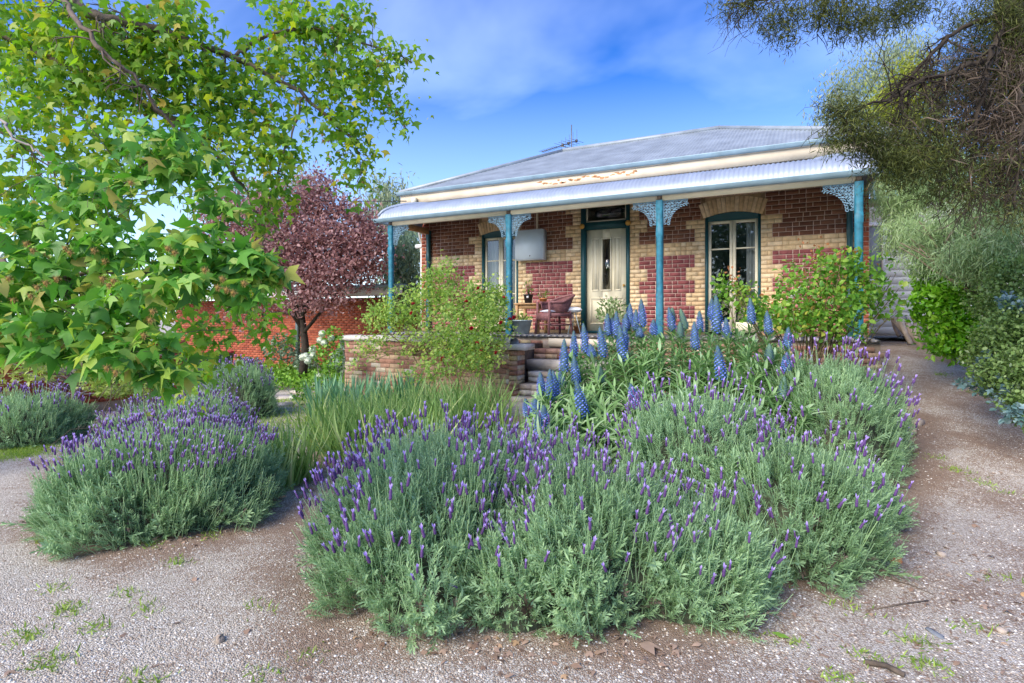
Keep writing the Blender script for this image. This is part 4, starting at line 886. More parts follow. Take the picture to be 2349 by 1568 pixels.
    foliage(t, 'flower_head', HEADS, Rh, tip, 'lav_head', 300 if single else 0, stuffname='flower_heads')
lavender('big front lavender bush thick with purple heads, nearest the camera', 1010, 3.85, .80, 1.02, .68, 5600, 540, hs=.070, stem=.2, seed=1, ftop=.22)
lavender('grey green lavender bush just right of the front mass, few flowers', 1350, 3.4, .58, .66, .62, 3400, 150, hs=.068, stem=.2, seed=2, ftop=.25)
lavender('tall lavender bush rising in front of the blue flower spikes', 1600, 4.4, .66, .62, .90, 3300, 170, hs=.070, stem=.22, seed=3, ftop=.35)
lavender('low lavender bush spilling onto the gravel at bottom centre right', 1540, 3.3, .55, .50, .48, 2800, 95, hs=.065, stem=.18, seed=4, ftop=.2)
lavender('wide lavender bush at the path corner on the right', 1790, 3.9, .62, .62, .66, 3500, 140, hs=.068, stem=.22, seed=5, ftop=.25)
lavender('low green lavender at the edge of the earth path', 1935, 4.5, .38, .45, .42, 1700, 24, hs=.058, seed=6, ftop=.2)
lavender('lavender bush deep in the bed beside the path and below the rose', 1890, 6.0, .78, .85, 1.0, 4300, 220, ssz=.15, hs=.08, stem=.24, seed=7, ftop=.1)
lavender('small lavender filling the hollow behind the front mass', 1240, 4.4, .6, .6, .58, 2300, 130, hs=.068, stem=.2, seed=12, ftop=.3)
lavender('little lavender tucked low between the two front bushes', 1185, 3.15, .36, .36, .44, 1500, 40, hs=.064, stem=.17, seed=13, ftop=.25)
lavender('rounded lavender bush alone on the left of the gravel drive', 392, 4.65, .83, .86, .60, 5000, 640, hs=.056, stem=.16, seed=8, ftop=.55)
lavender('lavender patch behind the rounded left lavender, in full flower', 425, 6.5, .74, .9, .60, 2600, 480, single=False, hs=.06, stem=.13, seed=9, ftop=.4)
lavender('clipped lavender bush in front of the wheelie bins', 540, 9.1, .66, .6, .80, 2300, 240, single=False, hs=.06, stem=.13, seed=10, ftop=.45, ssz=.14)
lavender('lavender bush at the far left below the grape vine', 50, 7.3, .72, .7, .58, 2300, 190, single=False, hs=.06, stem=.14, seed=11, ftop=.5)

# ------------------------------------------------------------------ blue echium
ec = thing('echium_bush', 'large pride of Madeira shrub with upright blue flower spikes', 'flowering shrub', gp(1520, 6.2))
SP = [(400, 530, 770, 400), (470, 470, 660, 475), (540, 415, 625, 560), (590, 560, 660, 606), (660, 440, 660, 690), (470, 650, 850, 490), (490, 830, 1090, 545), (225, 770, 940, 240), (295, 750, 970, 298), (318, 760, 970, 350), (370, 760, 860, 376), (115, 960, 1090, 145), (187, 960, 1060, 190), (212, 1060, 1290, 225), (250, 1010, 1170, 258), (290, 1200, 1330, 290), (715, 340, 500, 722), (748, 370, 480, 745), (780, 325, 510, 790), (840, 430, 600, 845), (805, 430, 680, 835), (663, 730, 840, 668), (850, 340, 460, 850), (880, 265, 420, 885), (925, 310, 460, 925), (962, 235, 430, 978), (955, 420, 510, 955), (1052, 380, 490, 1055), (1165, 295, 465, 1195), (1250, 305, 450, 1290), (1190, 295, 400, 1190), (1245, 400, 510, 1250), (1350, 400, 600, 1360), (1388, 320, 470, 1396), (1478, 230, 380, 1480), (1510, 215, 480, 1520), (1582, 370, 510, 1590), (1520, 580, 830, 1555), (1760, 230, 410, 1772), (1882, 320, 490, 1898), (2038, 440, 600, 2032), (2028, 620, 760, 2022), (1900, 560, 680, 1900), (2010, 800, 980, 1990), (885, 850, 1020, 930)]
def spike_mesh(k, pale):
    r_ = np.random.default_rng(300 + k); m = MB(); n = 120
    m.lathe([(0, -.02), (.055, .0), (.085, .12), (.085, .4), (.062, .72), (.03, .93), (0, 1)], (0, 0, 0), 8, .16 if not pale else .03)
    i = np.arange(n); y = (i + .5) / n; a = i * 2.39996; rad = np.interp(y, [0, .08, .4, .75, 1], [.07, .105, .10, .07, .018]); T_ = np.stack([rad * np.cos(a), rad * np.sin(a), y], -1)
    bl = A((-.5, 0, -.4), (.5, 0, -.4), (.6, 0, .3), (0, 0, .62), (-.6, 0, .3), (0, .55, .05)); tp = (bl, I((0, 1, 5), (1, 2, 5), (2, 3, 5), (3, 4, 5), (4, 0, 5)), NOQ)
    d = np.stack([np.cos(a), np.sin(a), np.full(n, .35)], -1); Rm = frame(d, np.tile(UP, (n, 1))); sz = np.interp(y, [0, .5, 1], [.036, .036, .016])
    # frame columns: side, along(outward), normal(up)
    ti = np.clip(np.interp(y, [0, .1, .25, .62, .8, 1], [.3, .55, .8, .7, .32, .05]) + r_.uniform(-.4, .3, n), 0, 1) * (.25 if pale else 1)
    m.inst(tp, Rm * sz[:, None, None], T_, ti); return m.mesh('flower_spike', 'echium_spike_single')
SM = [spike_mesh(k, False) for k in range(4)]; SMP = spike_mesh(9, True); rosP = []
for i, (xt, yt, yb, xb) in enumerate(SP):
    D_ = lambda x, y: ((1900 + x / 1.96) * .61508, (1000 + y / 1.96) * .61508)
    tx, ty = D_(xt, yt); bx_, by = D_(xb, yb); dd = 6.9 - (by - 740) / 230 * 1.6 + rnd(-.12, .12); b, tpp = at(bx_, by, dd), at(tx, ty, dd + rnd(-.05, .05)); ln_ = np.linalg.norm(tpp - b); Rm = frame((tpp - b)[None], randdir(1))[0]
    Rm = np.stack([Rm[:, 0], Rm[:, 2], Rm[:, 1]], -1) * np.array([min(max(ln_ * 1.45, .46), .74), min(max(ln_ * 1.45, .46), .74), ln_ * 1.06]); pieces('flower_spike', SMP if i in (21, 29, 30, 31, 42, 43) else SM[i % 4], ec, [Rm], [b]); rosP.append(b)
rosP = np.array(rosP)
# leafy stems: one under each spike and many more through the mound
n = 330; px_, py_ = rnd(1215, 1860, n), rng.random(n); tops = []
for x, u in zip(px_, py_):
    top = np.interp(x, [1200, 1260, 1330, 1450, 1700, 1800, 1870], [960, 880, 800, 770, 765, 800, 850]); bot = np.interp(x, [1200, 1300, 1500, 1700, 1870], [1010, 1010, 980, 940, 960]); y = top + (bot - top) * u; tops.append(at(x, y, 6.9 - (y - 740) / 230 * 1.6 + rnd(-.2, .3)))
tops = np.vstack([rosP, np.array(tops)]); base = gp(1540, 6.4); stm = MB(); LT, LD, LN = [], [], []
for p in tops:
    foot = np.array([p[0] * .75 + base[0] * .25, p[1] * .75 + base[1] * .25, 0]); foot[2] = H(foot[0], foot[1]); mid = (p + foot) / 2 + rng.normal(size=3) * .06; stm.tube([foot, mid, p], [.014, .012, .008], 5)
    ax = nrm(p - mid); nl = 34
    for j in range(nl):
        f = j / nl; a = j * 2.4 + rnd(0, .4); q = p - ax * (.02 + .42 * f); o_ = np.cross(ax, [math.cos(a), math.sin(a), .1]); o_ = o_ / np.linalg.norm(o_); LT.append(q); LD.append(o_ + ax * (1.1 - 1.1 * f) + rng.normal(size=3) * .12); LN.append(ax + o_ * .1)
LT, LD, LN = np.array(LT), np.array(LD), np.array(LN); obj('stems', stm, 'green_stem', ec, kind='stuff')
foliage(ec, 'leaf', [lance(.075, .3), lance(.09, .15), lance(.065, .45)], frame(LD, LN) * (.185 * rnd(.6, 1.2, len(LT)))[:, None, None], LT, 'echium_leaf', 300, stuffname='leaf_mass')

# ------------------------------------------------------------------ strappy plants, iris, grass
def straps(label, name, spots, mat, tpls, per, length, lean, cat='strap plant', single=120):
    c0 = gp(*spots[0][:2]); t = thing(name, label, cat, c0); T, D_ = [], []
    for s_ in spots:
        c = gp(s_[0], s_[1]); r0 = s_[2] if len(s_) > 2 else .12; n = int(per * (s_[3] if len(s_) > 3 else 1))
        a = rnd(0, 6.283, n); rr = r0 * np.sqrt(rng.random(n)); P = np.stack([c[0] + rr * np.cos(a), c[1] + rr * np.sin(a), np.zeros(n)], -1); P[:, 2] = H(P[:, 0], P[:, 1]) - .01
        d = upfan(n, lean); d[:, :2] += np.stack([np.cos(a), np.sin(a)], -1) * (rr / max(r0, .01) * .25)[:, None]; T.append(P); D_.append(nrm(d))
    T, D_ = np.vstack(T), np.vstack(D_); n = len(T); nn = np.stack([D_[:, 0] * -.0 + rng.normal(size=n) * .25, rng.normal(size=n) * .25, np.zeros(n)], -1) - D_ * [1, 1, 0] * -1.0 - np.array([0, 0, .2])
    foliage(t, 'blade', tpls, frame(D_, nn) * (length * rnd(.55, 1.15, n))[:, None, None], T, mat, single, stuffname='blades')
BL = [blade(.022, .12), blade(.020, .35), blade(.021, .6, 6), blade(.018, .9, 7), blade(.016, .25)]
straps('arching pale green strap leaved clump along the middle of the bed', 'strap_plant', [(x, d, .32) for x, d in ((960, 7.6), (1040, 7.9), (880, 7.2), (930, 8.3), (1010, 7.0), (1100, 8.2), (1000, 8.6), (1080, 7.3), (860, 7.8))], 'strap_leaf', BL, 200, .62, 1.05)
straps('loose strap leaved clump beside the front lavender', 'strap_plant', [(800, 6.3, .25), (850, 6.0, .22), (900, 6.2, .25), (980, 6.1, .25), (760, 6.9, .25), (830, 6.9, .3)], 'strap_leaf', BL, 180, .7, 1.0)
straps('dark upright strap clump at the right end of the rounded lavender', 'strap_plant', [(648, 5.3, .16), (690, 5.5, .14), (635, 5.6, .12)], 'strap_leaf', BL[:3], 75, .62, .6)
straps('tall rushy strap clump left of the steps', 'strap_plant', [(1150, 7.2, .2), (1205, 6.2, .2), (1110, 8.0, .2)], 'strap_leaf', BL[:3], 45, .62, .6)
straps('broad blue green iris fans below the retaining wall', 'iris_clump', [(770, 9.0, .22), (830, 9.2, .25), (890, 9.3, .25), (940, 9.2, .2), (740, 8.5, .2), (800, 8.6, .2)], 'iris_leaf', [blade(.045, .05), blade(.04, .16)], 60, .74, .65, 'iris')
m = MB(); p = at(918, 682 * 1.0 + 200, 8.9)
# lawn between the beds and a strip at the far left
def grass(label, quad_px, n, hgt, name='lawn'):
    Q = np.array([ground(x, y, 8)[:2] for x, y in quad_px]); u, v_ = rng.random(n), rng.random(n); P2 = (Q[0] * (1 - u)[:, None] + Q[1] * u[:, None]) * (1 - v_)[:, None] + (Q[3] * (1 - u)[:, None] + Q[2] * u[:, None]) * v_[:, None]; P2 = P2 + rng.normal(size=P2.shape) * .12
    T = np.stack([P2[:, 0], P2[:, 1], H(P2[:, 0], P2[:, 1]) - .005], -1); m = MB(); tpb = blade(.05, .4, 2); m.inst(tpb, frame(upfan(n, 1.0), randdir(n)) * (hgt * rnd(.5, 1.3, n))[:, None, None], T); o = obj(name, m, 'grass', kind='stuff'); tag(o, label, 'grass')
grass('patch of short lawn behind the rounded lavender', [(560, 1020), (760, 1010), (800, 905), (560, 905)], 9000, .07)
grass('thin strip of green grass at the far left of the drive', [(-40, 1065), (110, 1040), (110, 1022), (-40, 1035)], 3500, .05)
# weeds and low green tufts on the gravel
m = MB()
for px, py, k in [(150, 1400, 14), (60, 1460, 12), (110, 1520, 16), (220, 1440, 8), (300, 1360, 6), (130, 1350, 6), (340, 1395, 6), (480, 1230, 10), (410, 1290, 8), (90, 1240, 5), (590, 1400, 4), (700, 1500, 4), (2120, 1525, 14), (2110, 1475, 10), (2230, 1440, 6), (1795, 1470, 4), (2000, 1510, 8), (1930, 1560, 8), (2200, 1080, 12), (2150, 1050, 9), (2260, 1110, 9), (2090, 1040, 6), (2160, 860, 10), (2240, 900, 8), (2300, 1130, 5), (1760, 1345, 5), (1660, 1440, 6), (330, 1565, 10), (600, 1545, 6), (2050, 1180, 4), (2300, 1330, 5), (1950, 1395, 7), (560, 1180, 8), (350, 1250, 9), (280, 1240, 7)]:
    c = ground(px, py, 4); n = k * 7; a = rng.normal(size=(n, 2)) * np.array([.06, .04]); T = np.stack([c[0] + a[:, 0], c[1] + a[:, 1], np.zeros(n)], -1); T[:, 2] = H(T[:, 0], T[:, 1]); m.inst(blade(.09, .3, 2), frame(upfan(n, 1.2), randdir(n)) * (.03 * rnd(.5, 1.6, n))[:, None, None], T)
tag(obj('weeds', m, 'grass', kind='stuff'), 'small bright green weeds sprouting through the gravel', 'weeds')
# chips of bark and broken twigs over the right hand path
m = MB(); n = 1500; px = rnd(1700, 2400, n); d = 2.4 + 5 * rng.random(n) ** 1.3; P = CAM[None] + (FW[None] + RT[None] * ((px - CXP) / FPX)[:, None]) * d[:, None]; P[:, 2] = H(P[:, 0], P[:, 1]) + .004
m.inst((A((-.13, -.5, 0), (.11, -.45, .03), (.15, .4, .05), (-.08, .5, 0), (0, 0, .12)), I((0, 1, 4), (1, 2, 4), (2, 3, 4), (3, 0, 4)), NOQ), yawmats(n, .012 + .035 * rng.random(n) ** 3), P)
n = 500; px = rnd(-20, 1700, n); d = 2.4 + 4 * rng.random(n); P = CAM[None] + (FW[None] + RT[None] * ((px - CXP) / FPX)[:, None]) * d[:, None]; P[:, 2] = H(P[:, 0], P[:, 1]) + .004
m.inst((A((-.13, -.5, 0), (.11, -.45, .03), (.15, .4, .05), (-.08, .5, 0), (0, 0, .12)), I((0, 1, 4), (1, 2, 4), (2, 3, 4), (3, 0, 4)), NOQ), yawmats(n, .010 + .022 * rng.random(n) ** 3), P)
tag(obj('bark_chips', m, 'litter', kind='stuff'), 'small chips of bark and broken twigs strewn over the path', 'bark chips')
# leaf litter along the bed edges
m = MB(); spots = [(720, 1100, .16, 60), (690, 1120, .12, 40), (450, 1215, .16, 90), (560, 1130, .12, 30), (1130, 1490, .12, 30), (1470, 1480, .12, 26), (990, 1480, .1, 16), (1650, 1420, .1, 16), (1900, 1280, .1, 16), (1930, 1225, .08, 10), (850, 1470, .1, 14), (1300, 1490, .12, 18), (1750, 1390, .1, 10), (2100, 1250, .5, 40), (2200, 1400, .4, 40), (500, 1400, .6, 22), (1980, 1050, .15, 20), (640, 1080, .15, 20)]
for px, py, s_, n in spots:
    c = ground(px, py, 4); a = rng.normal(size=(n, 2)) * s_; T = np.stack([c[0] + a[:, 0], c[1] + a[:, 1], np.zeros(n)], -1); T[:, 2] = H(T[:, 0], T[:, 1]) + .008; d = nrm(np.stack([rng.normal(size=n), rng.normal(size=n), rng.normal(size=n) * .25], -1)); m.inst(star_leaf(.9, .3), frame(d, randdir(n) * .4 + UP) * (rnd(.018, .06, n))[:, None, None], T)
tag(obj('leaf_litter', m, 'litter', kind='stuff'), 'dry brown fallen leaves gathered along the bed edges', 'fallen leaves')
def flat_leaf(px, py, sz, mat, label, dr=0.):
    c = ground(px, py, 3.5) + np.array([0, 0, .012]); m = MB(); m.inst(star_leaf(.7, .35), frame(np.array([[math.cos(dr), math.sin(dr), .12]]), np.array([[.1, .2, 1.]])) * sz, c[None], np.array([.85])); tag(obj('fallen_leaf', m, mat), label, 'fallen leaf')
flat_leaf(1470, 1490, .13, 'litter', 'largest curled tan leaf lying below the lavender at bottom centre', .5)
flat_leaf(1655, 1425, .10, 'litter', 'tan leaf standing against the low lavender', 1.6)
flat_leaf(1790, 1468, .075, 'cover_leaf', 'single fresh green leaf lying on the gravel', 1.5)
for px, py, s_, mt, lb in [(2055, 1290, (.045, .03, .02), 'terracotta', 'orange lump of bark on the earth path'), (2145, 1455, (.05, .02, .008), 'slate', 'thin slate chip on the right gravel'), (2160, 1275, (.03, .025, .018), 'stone', 'mossy round stone on the right path'), (505, 1470, (.03, .02, .014), 'stone', 'pale stone pair on the left gravel'), (2300, 1450, (.03, .025, .015), 'stone', 'grey pebble at the right edge of the drive')]:
    c = ground(px, py, 3); tag(obj('loose_stone', rock(c + (0, 0, s_[2] * .5), s_, rnd(0, 3), 0, int(px)), mt), lb, 'stone')
for px, py, qx, qy, r_, lb in [(1985, 1525, 2075, 1555, .012, 'thick dark stick lying at the bottom right'), (1990, 1402, 2130, 1380, .004, 'thin bent twig lying on the right path'), (2040, 1330, 2140, 1365, .003, 'long dry straw stalk on the path')]:
    a, b_ = ground(px, py, 3), ground(qx, qy, 3); m = MB(); m.tube([a + (0, 0, r_), (a + b_) / 2 + (.01, .015, r_ * 1.5), b_ + (0, 0, r_)], r_, 6); tag(obj('stick', m, 'bark'), lb, 'stick')

# ------------------------------------------------------------------ roses, snowball, vine, cover
def clusters(defs):
    """defs: (px, py, distance, rx px, ry px, count) -> points spread through soft ellipsoids"""
    T, O = [], []
    for px, py, d, rx, ry, n in defs:
        u = randdir(n) * (rng.random(n)[:, None] ** (1 / 2.4)); k = d / FPX; c = at(px, py, d); T.append(c + u[:, :1] * RT * rx * k + u[:, 1:2] * FW * (rx + ry) / 2 * k + u[:, 2:] * UP * ry * k); O.append(u)
    return np.vstack(T), np.vstack(O)
def leafy(parent, defs, tpls, mat, size, single=0, droop=.0, outw=.6, flat=1.2, name='leaf', stuffname='leaf_mass', clump=0, tint=None, csz=None):
    T, O = clusters(defs); n = len(T)
    if clump:                                        # gather leaves round twig tips: light and dark clumps with gaps
        cen = T[rng.integers(0, n, max(n // clump, 1))]; k = np.repeat(np.arange(len(cen)), clump)[:n]; n = len(k); T = cen[k] + rng.normal(size=(n, 3)) * (csz or size * 1.1); O = O[:n]
        tint = np.clip(np.repeat(rng.random(len(cen)), clump)[:n] * .55 + rng.random(n) * .45, 0, 1)
    W_ = O[:, :1] * RT + O[:, 1:2] * FW + O[:, 2:] * UP
    d = nrm(W_ * outw + rng.normal(size=(n, 3)) * .7 - UP * droop); nn = UP * flat + rng.normal(size=(n, 3)) * .6 - FW * .35
    return foliage(parent, name, tpls, frame(d, nn) * (size * rnd(.42, 1.3, n))[:, None, None], T, mat, single, tint, stuffname)
def rosebloom():
    m = MB()
    for k in range(3):
        n = 5; a = np.arange(n) * 1.2566 + k * .6; r0 = .35 + .28 * k; d = np.stack([np.cos(a) * r0, np.sin(a) * r0, np.full(n, 1.1 - .35 * k)], -1); m.inst(oval_leaf(.5, .15, -.2), frame(d, np.stack([-np.cos(a), -np.sin(a), np.full(n, .7)], -1)) * .75, np.zeros((n, 3)), rnd(0, 1, n))
    return m.mesh('bloom', 'rose_petal')
RBL = rosebloom()
def canes(parent, feet, tips, mat='cane', r0=.012, sag=.15, nm='canes'):
    m = MB()
    for f, t_ in zip(feet, tips): mid = (f + t_) / 2 + rng.normal(size=3) * .08 + UP * sag * np.linalg.norm(t_ - f) * .3; m.tube([f, (f + mid) / 2 + rng.normal(size=3) * .02, mid, (mid + t_) / 2 + UP * .03, t_], [r0, r0 * .85, r0 * .65, r0 * .5, r0 * .3], 5)
    obj(nm, m, mat, parent, kind='stuff')
RL = [oval_leaf(.34, .07, .1), oval_leaf(.30, .1, .2)]
rr_ = thing('rambling_rose', 'rambling rose with small red blooms spilling over the retaining wall', 'rose bush', (-7, -1, 1.1))
RD = [(1010, 640, 10.1, 42, 45, 900), (1075, 700, 9.9, 75, 50, 1500), (960, 700, 10.2, 80, 45, 1400), (1120, 690, 9.7, 50, 50, 900), (900, 735, 10.1, 60, 40, 900), (870, 720, 10.3, 35, 35, 350), (1050, 760, 9.4, 90, 45, 1500), (1130, 750, 9.2, 45, 60, 900), (1060, 820, 9.0, 70, 40, 900), (1110, 820, 8.9, 40, 45, 500), (850, 790, 10.2, 40, 30, 260), (960, 790, 9.6, 60, 30, 380), (820, 830, 9.9, 20, 25, 90), (980, 850, 9.0, 60, 30, 300)]
leafy(rr_, [(a, b, c, d * 1.1, e * 1.08, int(f * 1.05)) for a, b, c, d, e, f in RD], RL, 'rambler_leaf', .06, 120, clump=9, csz=.06)
T, _ = clusters([(a, b, c, d * .8, e * .8, 3) for a, b, c, d, e, f in RD]); canes(rr_, np.array([gp(1000 + rnd(-90, 130), 9.9) * [1, 1, 0] + [0, 0, .95] for i in T]), T)
for px, py in [(1099, 664), (1112, 672), (1155, 685), (1130, 705), (1150, 742), (1070, 695), (948, 700), (945, 720), (1093, 790), (1105, 803), (1082, 755), (1168, 735), (1016, 826), (1140, 811), (1180, 730)]:
    a = rnd(0, 6.28); s_ = rnd(.055, .075); Rm = frame(nrm(np.array([[math.cos(a) * .6, math.sin(a) * .6 - .5, .6]])), randdir(1))[0]; pieces('bloom', RBL, rr_, [np.stack([Rm[:, 0], Rm[:, 2], Rm[:, 1]], -1) * s_], [at(px, py, 8.85 if py > 740 else 9.4)])
rs = thing('rose_bush', 'tall rose bush with glossy leaves and reddish tips before the right window', 'rose bush', gp(1850, 7.3))
RD2 = [(1690, 680, 7.6, 60, 40, 182), (1760, 720, 7.5, 90, 40, 294), (1850, 640, 7.4, 80, 50, 392), (1930, 620, 7.3, 70, 45, 350), (1880, 690, 7.2, 110, 45, 560), (2000, 640, 7.2, 55, 60, 210), (1980, 700, 7.1, 60, 50, 224), (1830, 740, 7.1, 90, 35, 350), (1925, 750, 7, 60, 40, 182), (1660, 650, 7.7, 25, 30, 49), (2050, 690, 7.1, 30, 60, 62)]
leafy(rs, [(a, b, c, d, e, int(f * 1.25)) for a, b, c, d, e, f in RD2], RL, 'rose_leaf', .075, 200, clump=6, csz=.055, outw=.5)
T, _ = clusters([(a, b - d * .2, c, d, e, 5) for a, b, c, d, e, f in RD2]); canes(rs, np.array([gp(rnd(1790, 1890), 7.25) for i in T]), T, r0=.011)
T2 = T[:26]; m = MB(); m.inst(RL[0], frame(nrm(rng.normal(size=(120, 3)) + UP), randdir(120)) * .045, np.repeat(T2, 5, 0)[:120] + rng.normal(size=(120, 3)) * .05 + UP * .12, np.full(120, 1.)); obj('red_tips', m, 'rose_leaf', rs, kind='stuff')
sn = thing('snowball_bush', 'snowball bush with round white flower heads in front of the outbuilding', 'flowering shrub', gp(755, 10.5))
def snowball():
    m = MB(); n = 90; d = randdir(n); m.inst(oval_leaf(.5, .1, -.1), frame(np.cross(d, randdir(n)) + d * .25, d) * .42, d * .8 - 0 * d, None); m.lathe([(0, -.8), (.55, -.55), (.8, 0), (.55, .55), (0, .8)], (0, 0, 0), 8, .4); return m.mesh('flower_ball', 'snowball')
SBm = snowball()
for zx, zy in [(1570, 900), (1550, 965), (1590, 990), (1660, 945), (1480, 1055), (1475, 1115), (1380, 1130), (1410, 1120), (1430, 1165), (1545, 1315), (1580, 1375), (1620, 1375), (1590, 1475), (1280, 1525), (1460, 1430), (1510, 1400)]:
    px, py = (600 + zx / 2.61) * .61508, (900 + zy / 2.61) * .61508; pieces('flower_ball', SBm, sn, [np.eye(3) * rnd(.06, .075)], [at(px, py, 10.5 + rnd(-.2, .2))])
leafy(sn, [(765, 775, 10.6, 25, 25, 150), (735, 810, 10.6, 30, 22, 170), (770, 830, 10.6, 18, 40, 120), (745, 860, 10.4, 22, 30, 120), (730, 890, 10.2, 35, 25, 220), (690, 905, 10.1, 20, 14, 80)], RL, 'cover_leaf', .075, 0)
canes(sn, np.array([gp(x, 10.6) for x in (770, 775, 740, 760)]), np.array([at(752, 765, 10.6), at(775, 770, 10.6), at(722, 800, 10.6), at(700, 815, 10.5)]), 'bark_grey', .014)
gc_ = thing('ground_cover', 'bright green leafy ground cover at the foot of the outbuilding', 'ground cover', gp(720, 15)); gc_['kind'] = 'stuff'
T = np.array([gp(rnd(560, 800), rnd(14.2, 19.2)) for i in range(4200)]); T[:, 2] += rnd(.03, .3, len(T)); n = len(T); foliage(gc_, 'leaf', [OV], frame(upfan(n, 1.4), randdir(n) + UP) * (.11 * rnd(.6, 1.3, n))[:, None, None], T, 'cover_leaf', 0, stuffname='leaves')
bu = thing('dark_shrub', 'dull brown twiggy shrub at the base of the plum tree', 'shrub', gp(660, 17)); leafy(bu, [(650, 800, 17.5, 45, 35, 700), (700, 830, 17, 30, 18, 350), (570, 835, 17, 30, 14, 350), (780, 830, 14, 25, 20, 350), (790, 810, 13.5, 14, 40, 250)], [OV], 'gum_dark', .1)
gv = thing('grape_vine', 'old grape vine with pale twisted canes and lime leaves on the left brick wall', 'vine', gp(165, 8.6))
tr = gp(168, 8.7); m = MB(); m.tube([tr, tr + (.02, .03, .3), tr + (-.02, .02, .62), tr + (.03, 0, .82)], [.07, .06, .055, .05], 8); obj('trunk', m, 'bark_grey', gv, smooth=True)
tips = np.array([at(x, y, rnd(8.3, 9.0)) for x, y in zip(rnd(-30, 430, 46), rnd(800, 905, 46))]); canes(gv, np.array([tr + UP * rnd(.35, .85) for i in tips]), tips, 'bark_grey', .014, .1)
leafy(gv, [(30, 830, 8.4, 50, 25, 170), (100, 850, 8.3, 40, 28, 150), (170, 830, 8.3, 50, 25, 190), (210, 870, 8.2, 40, 25, 180), (260, 890, 8.2, 40, 22, 200), (320, 900, 8.4, 50, 18, 220), (40, 870, 8.3, 40, 20, 60), (290, 870, 8.5, 30, 20, 80)], [star_leaf(.3, .1), OV], 'vine_leaf', .075, 60)

# ------------------------------------------------------------------ trees
SL = [star_leaf(.35, .12), star_leaf(.7, .25), star_leaf(.25, .02), star_leaf(1.1, .15), star_leaf(.5, .35)]
la = thing('sweetgum_tree', 'large liquidambar tree with star shaped leaves overhanging from the left', 'tree', gp(-420, 5.2))
tb_ = gp(-420, 5.2); m = MB(); top = tb_ + np.array([.2, .1, 4.6]); m.tube([tb_ - UP * .1, tb_ + UP * 1.2, tb_ + np.array([.1, 0, 2.6]), top], [.26, .21, .18, .12], 12); obj('trunk', m, 'bark', la, smooth=True)
TW = {}
def limb(pts, r0, r1, mat='bark', nm='limb', par=None, side=5):
    P = np.array([at(*p) if len(p) == 3 and not isinstance(p, np.ndarray) else p for p in pts]); n = len(P); tt = np.linspace(0, n - 1, n * 5); Q = np.stack([np.interp(tt, range(n), P[:, i]) for i in range(3)], -1)
    for _ in range(3): Q[1:-1] = Q[:-2] * .25 + Q[1:-1] * .5 + Q[2:] * .25
    Q[1:-1] += rng.normal(size=Q[1:-1].shape) * .012; rad = np.linspace(r0, r1, len(Q)) * rnd(.88, 1.12, len(Q)); m = MB(); m.tube(Q, rad, 7); obj(nm, m, mat, par or la, smooth=True)
    tw = TW.setdefault((par or la).name, (par or la, mat, MB()))[2]; k0 = len(Q) // 3
    for _ in range(int(side * n)):
        i = rng.integers(k0, len(Q) - 1); tg = nrm(Q[i + 1] - Q[i - 1]); d = nrm(tg * rnd(.2, .9) + randdir(1)[0] * .8 - UP * .2); ln = rnd(.15, .5); p = Q[i]; pts2 = [p]; rr = min(rad[i] * .5, .012)
        for s_ in range(5): d = nrm(d + rng.normal(size=3) * .28 - UP * .1); p = p + d * ln / 5; pts2.append(p)
        tw.tube(pts2, np.linspace(rr, .0015, 6), 4)
        for s_ in (2, 3, 4): d2 = nrm(d + randdir(1)[0] * .9); q = pts2[s_]; tw.tube([q, q + d2 * ln * .22, q + nrm(d2 + rng.normal(size=3) * .3 - UP * .2) * ln * .42], [rr * .5, rr * .35, .001], 4)
def branchlets():
    for par, mat, mb in TW.values(): obj('branchlets', mb, mat, par, kind='stuff')
j0, j1, j2 = tb_ + UP * 2.2, tb_ + UP * 3.2, tb_ + UP * 4.2
for pts, r0, r1 in [([j1, (-100, 30, 5.4), (110, 130, 5.3), (330, 235, 5.4), (480, 330, 5.6), (560, 430, 5.8)], .10, .02), ([j2, (-60, -120, 5.2), (130, -20, 5.1), (210, 35, 5.0), (330, 60, 5.2), (540, 130, 5.6), (700, 220, 5.8), (820, 330, 5.9)], .11, .015),
                    ([(540, 130, 5.6), (590, 90, 5.7), (700, 60, 5.8), (850, 100, 5.9), (945, 145, 6.0)], .035, .006), ([(130, -30, 5.1), (180, 55, 4.6), (250, 130, 4.5), (330, 200, 4.6), (430, 330, 4.8)], .04, .01), ([j0, (-220, 520, 3.6), (-40, 600, 2.9), (100, 640, 2.65), (250, 620, 2.6), (420, 600, 2.6), (600, 620, 2.6)], .03, .004),
                    ([(100, 640, 2.65), (180, 520, 2.8), (280, 420, 2.8), (380, 360, 2.8)], .010, .003), ([(100, 640, 2.65), (190, 720, 2.5), (300, 780, 2.4), (350, 850, 2.4)], .01, .003), ([(560, 430, 5.8), (600, 520, 5.8), (610, 640, 5.6), (600, 760, 5.5)], .02, .005), ([j1, (-200, 250, 5), (0, 290, 4.8), (100, 380, 4.8), (250, 420, 4.8)], .02, .006), ([(700, 220, 5.8), (660, 330, 5.6), (620, 440, 5.6), (605, 520, 5.6)], .02, .005),
                    ([(820, 330, 5.9), (828, 380, 5.9), (822, 430, 5.9)], .012, .004), ([(0, 275, 3.6), (60, 330, 3.5), (130, 380, 3.5), (110, 420, 3.4)], .014, .004)]: limb(pts, r0 * .6, r1, 'bark_grey' if r0 == .014 else 'bark', side=2.5)
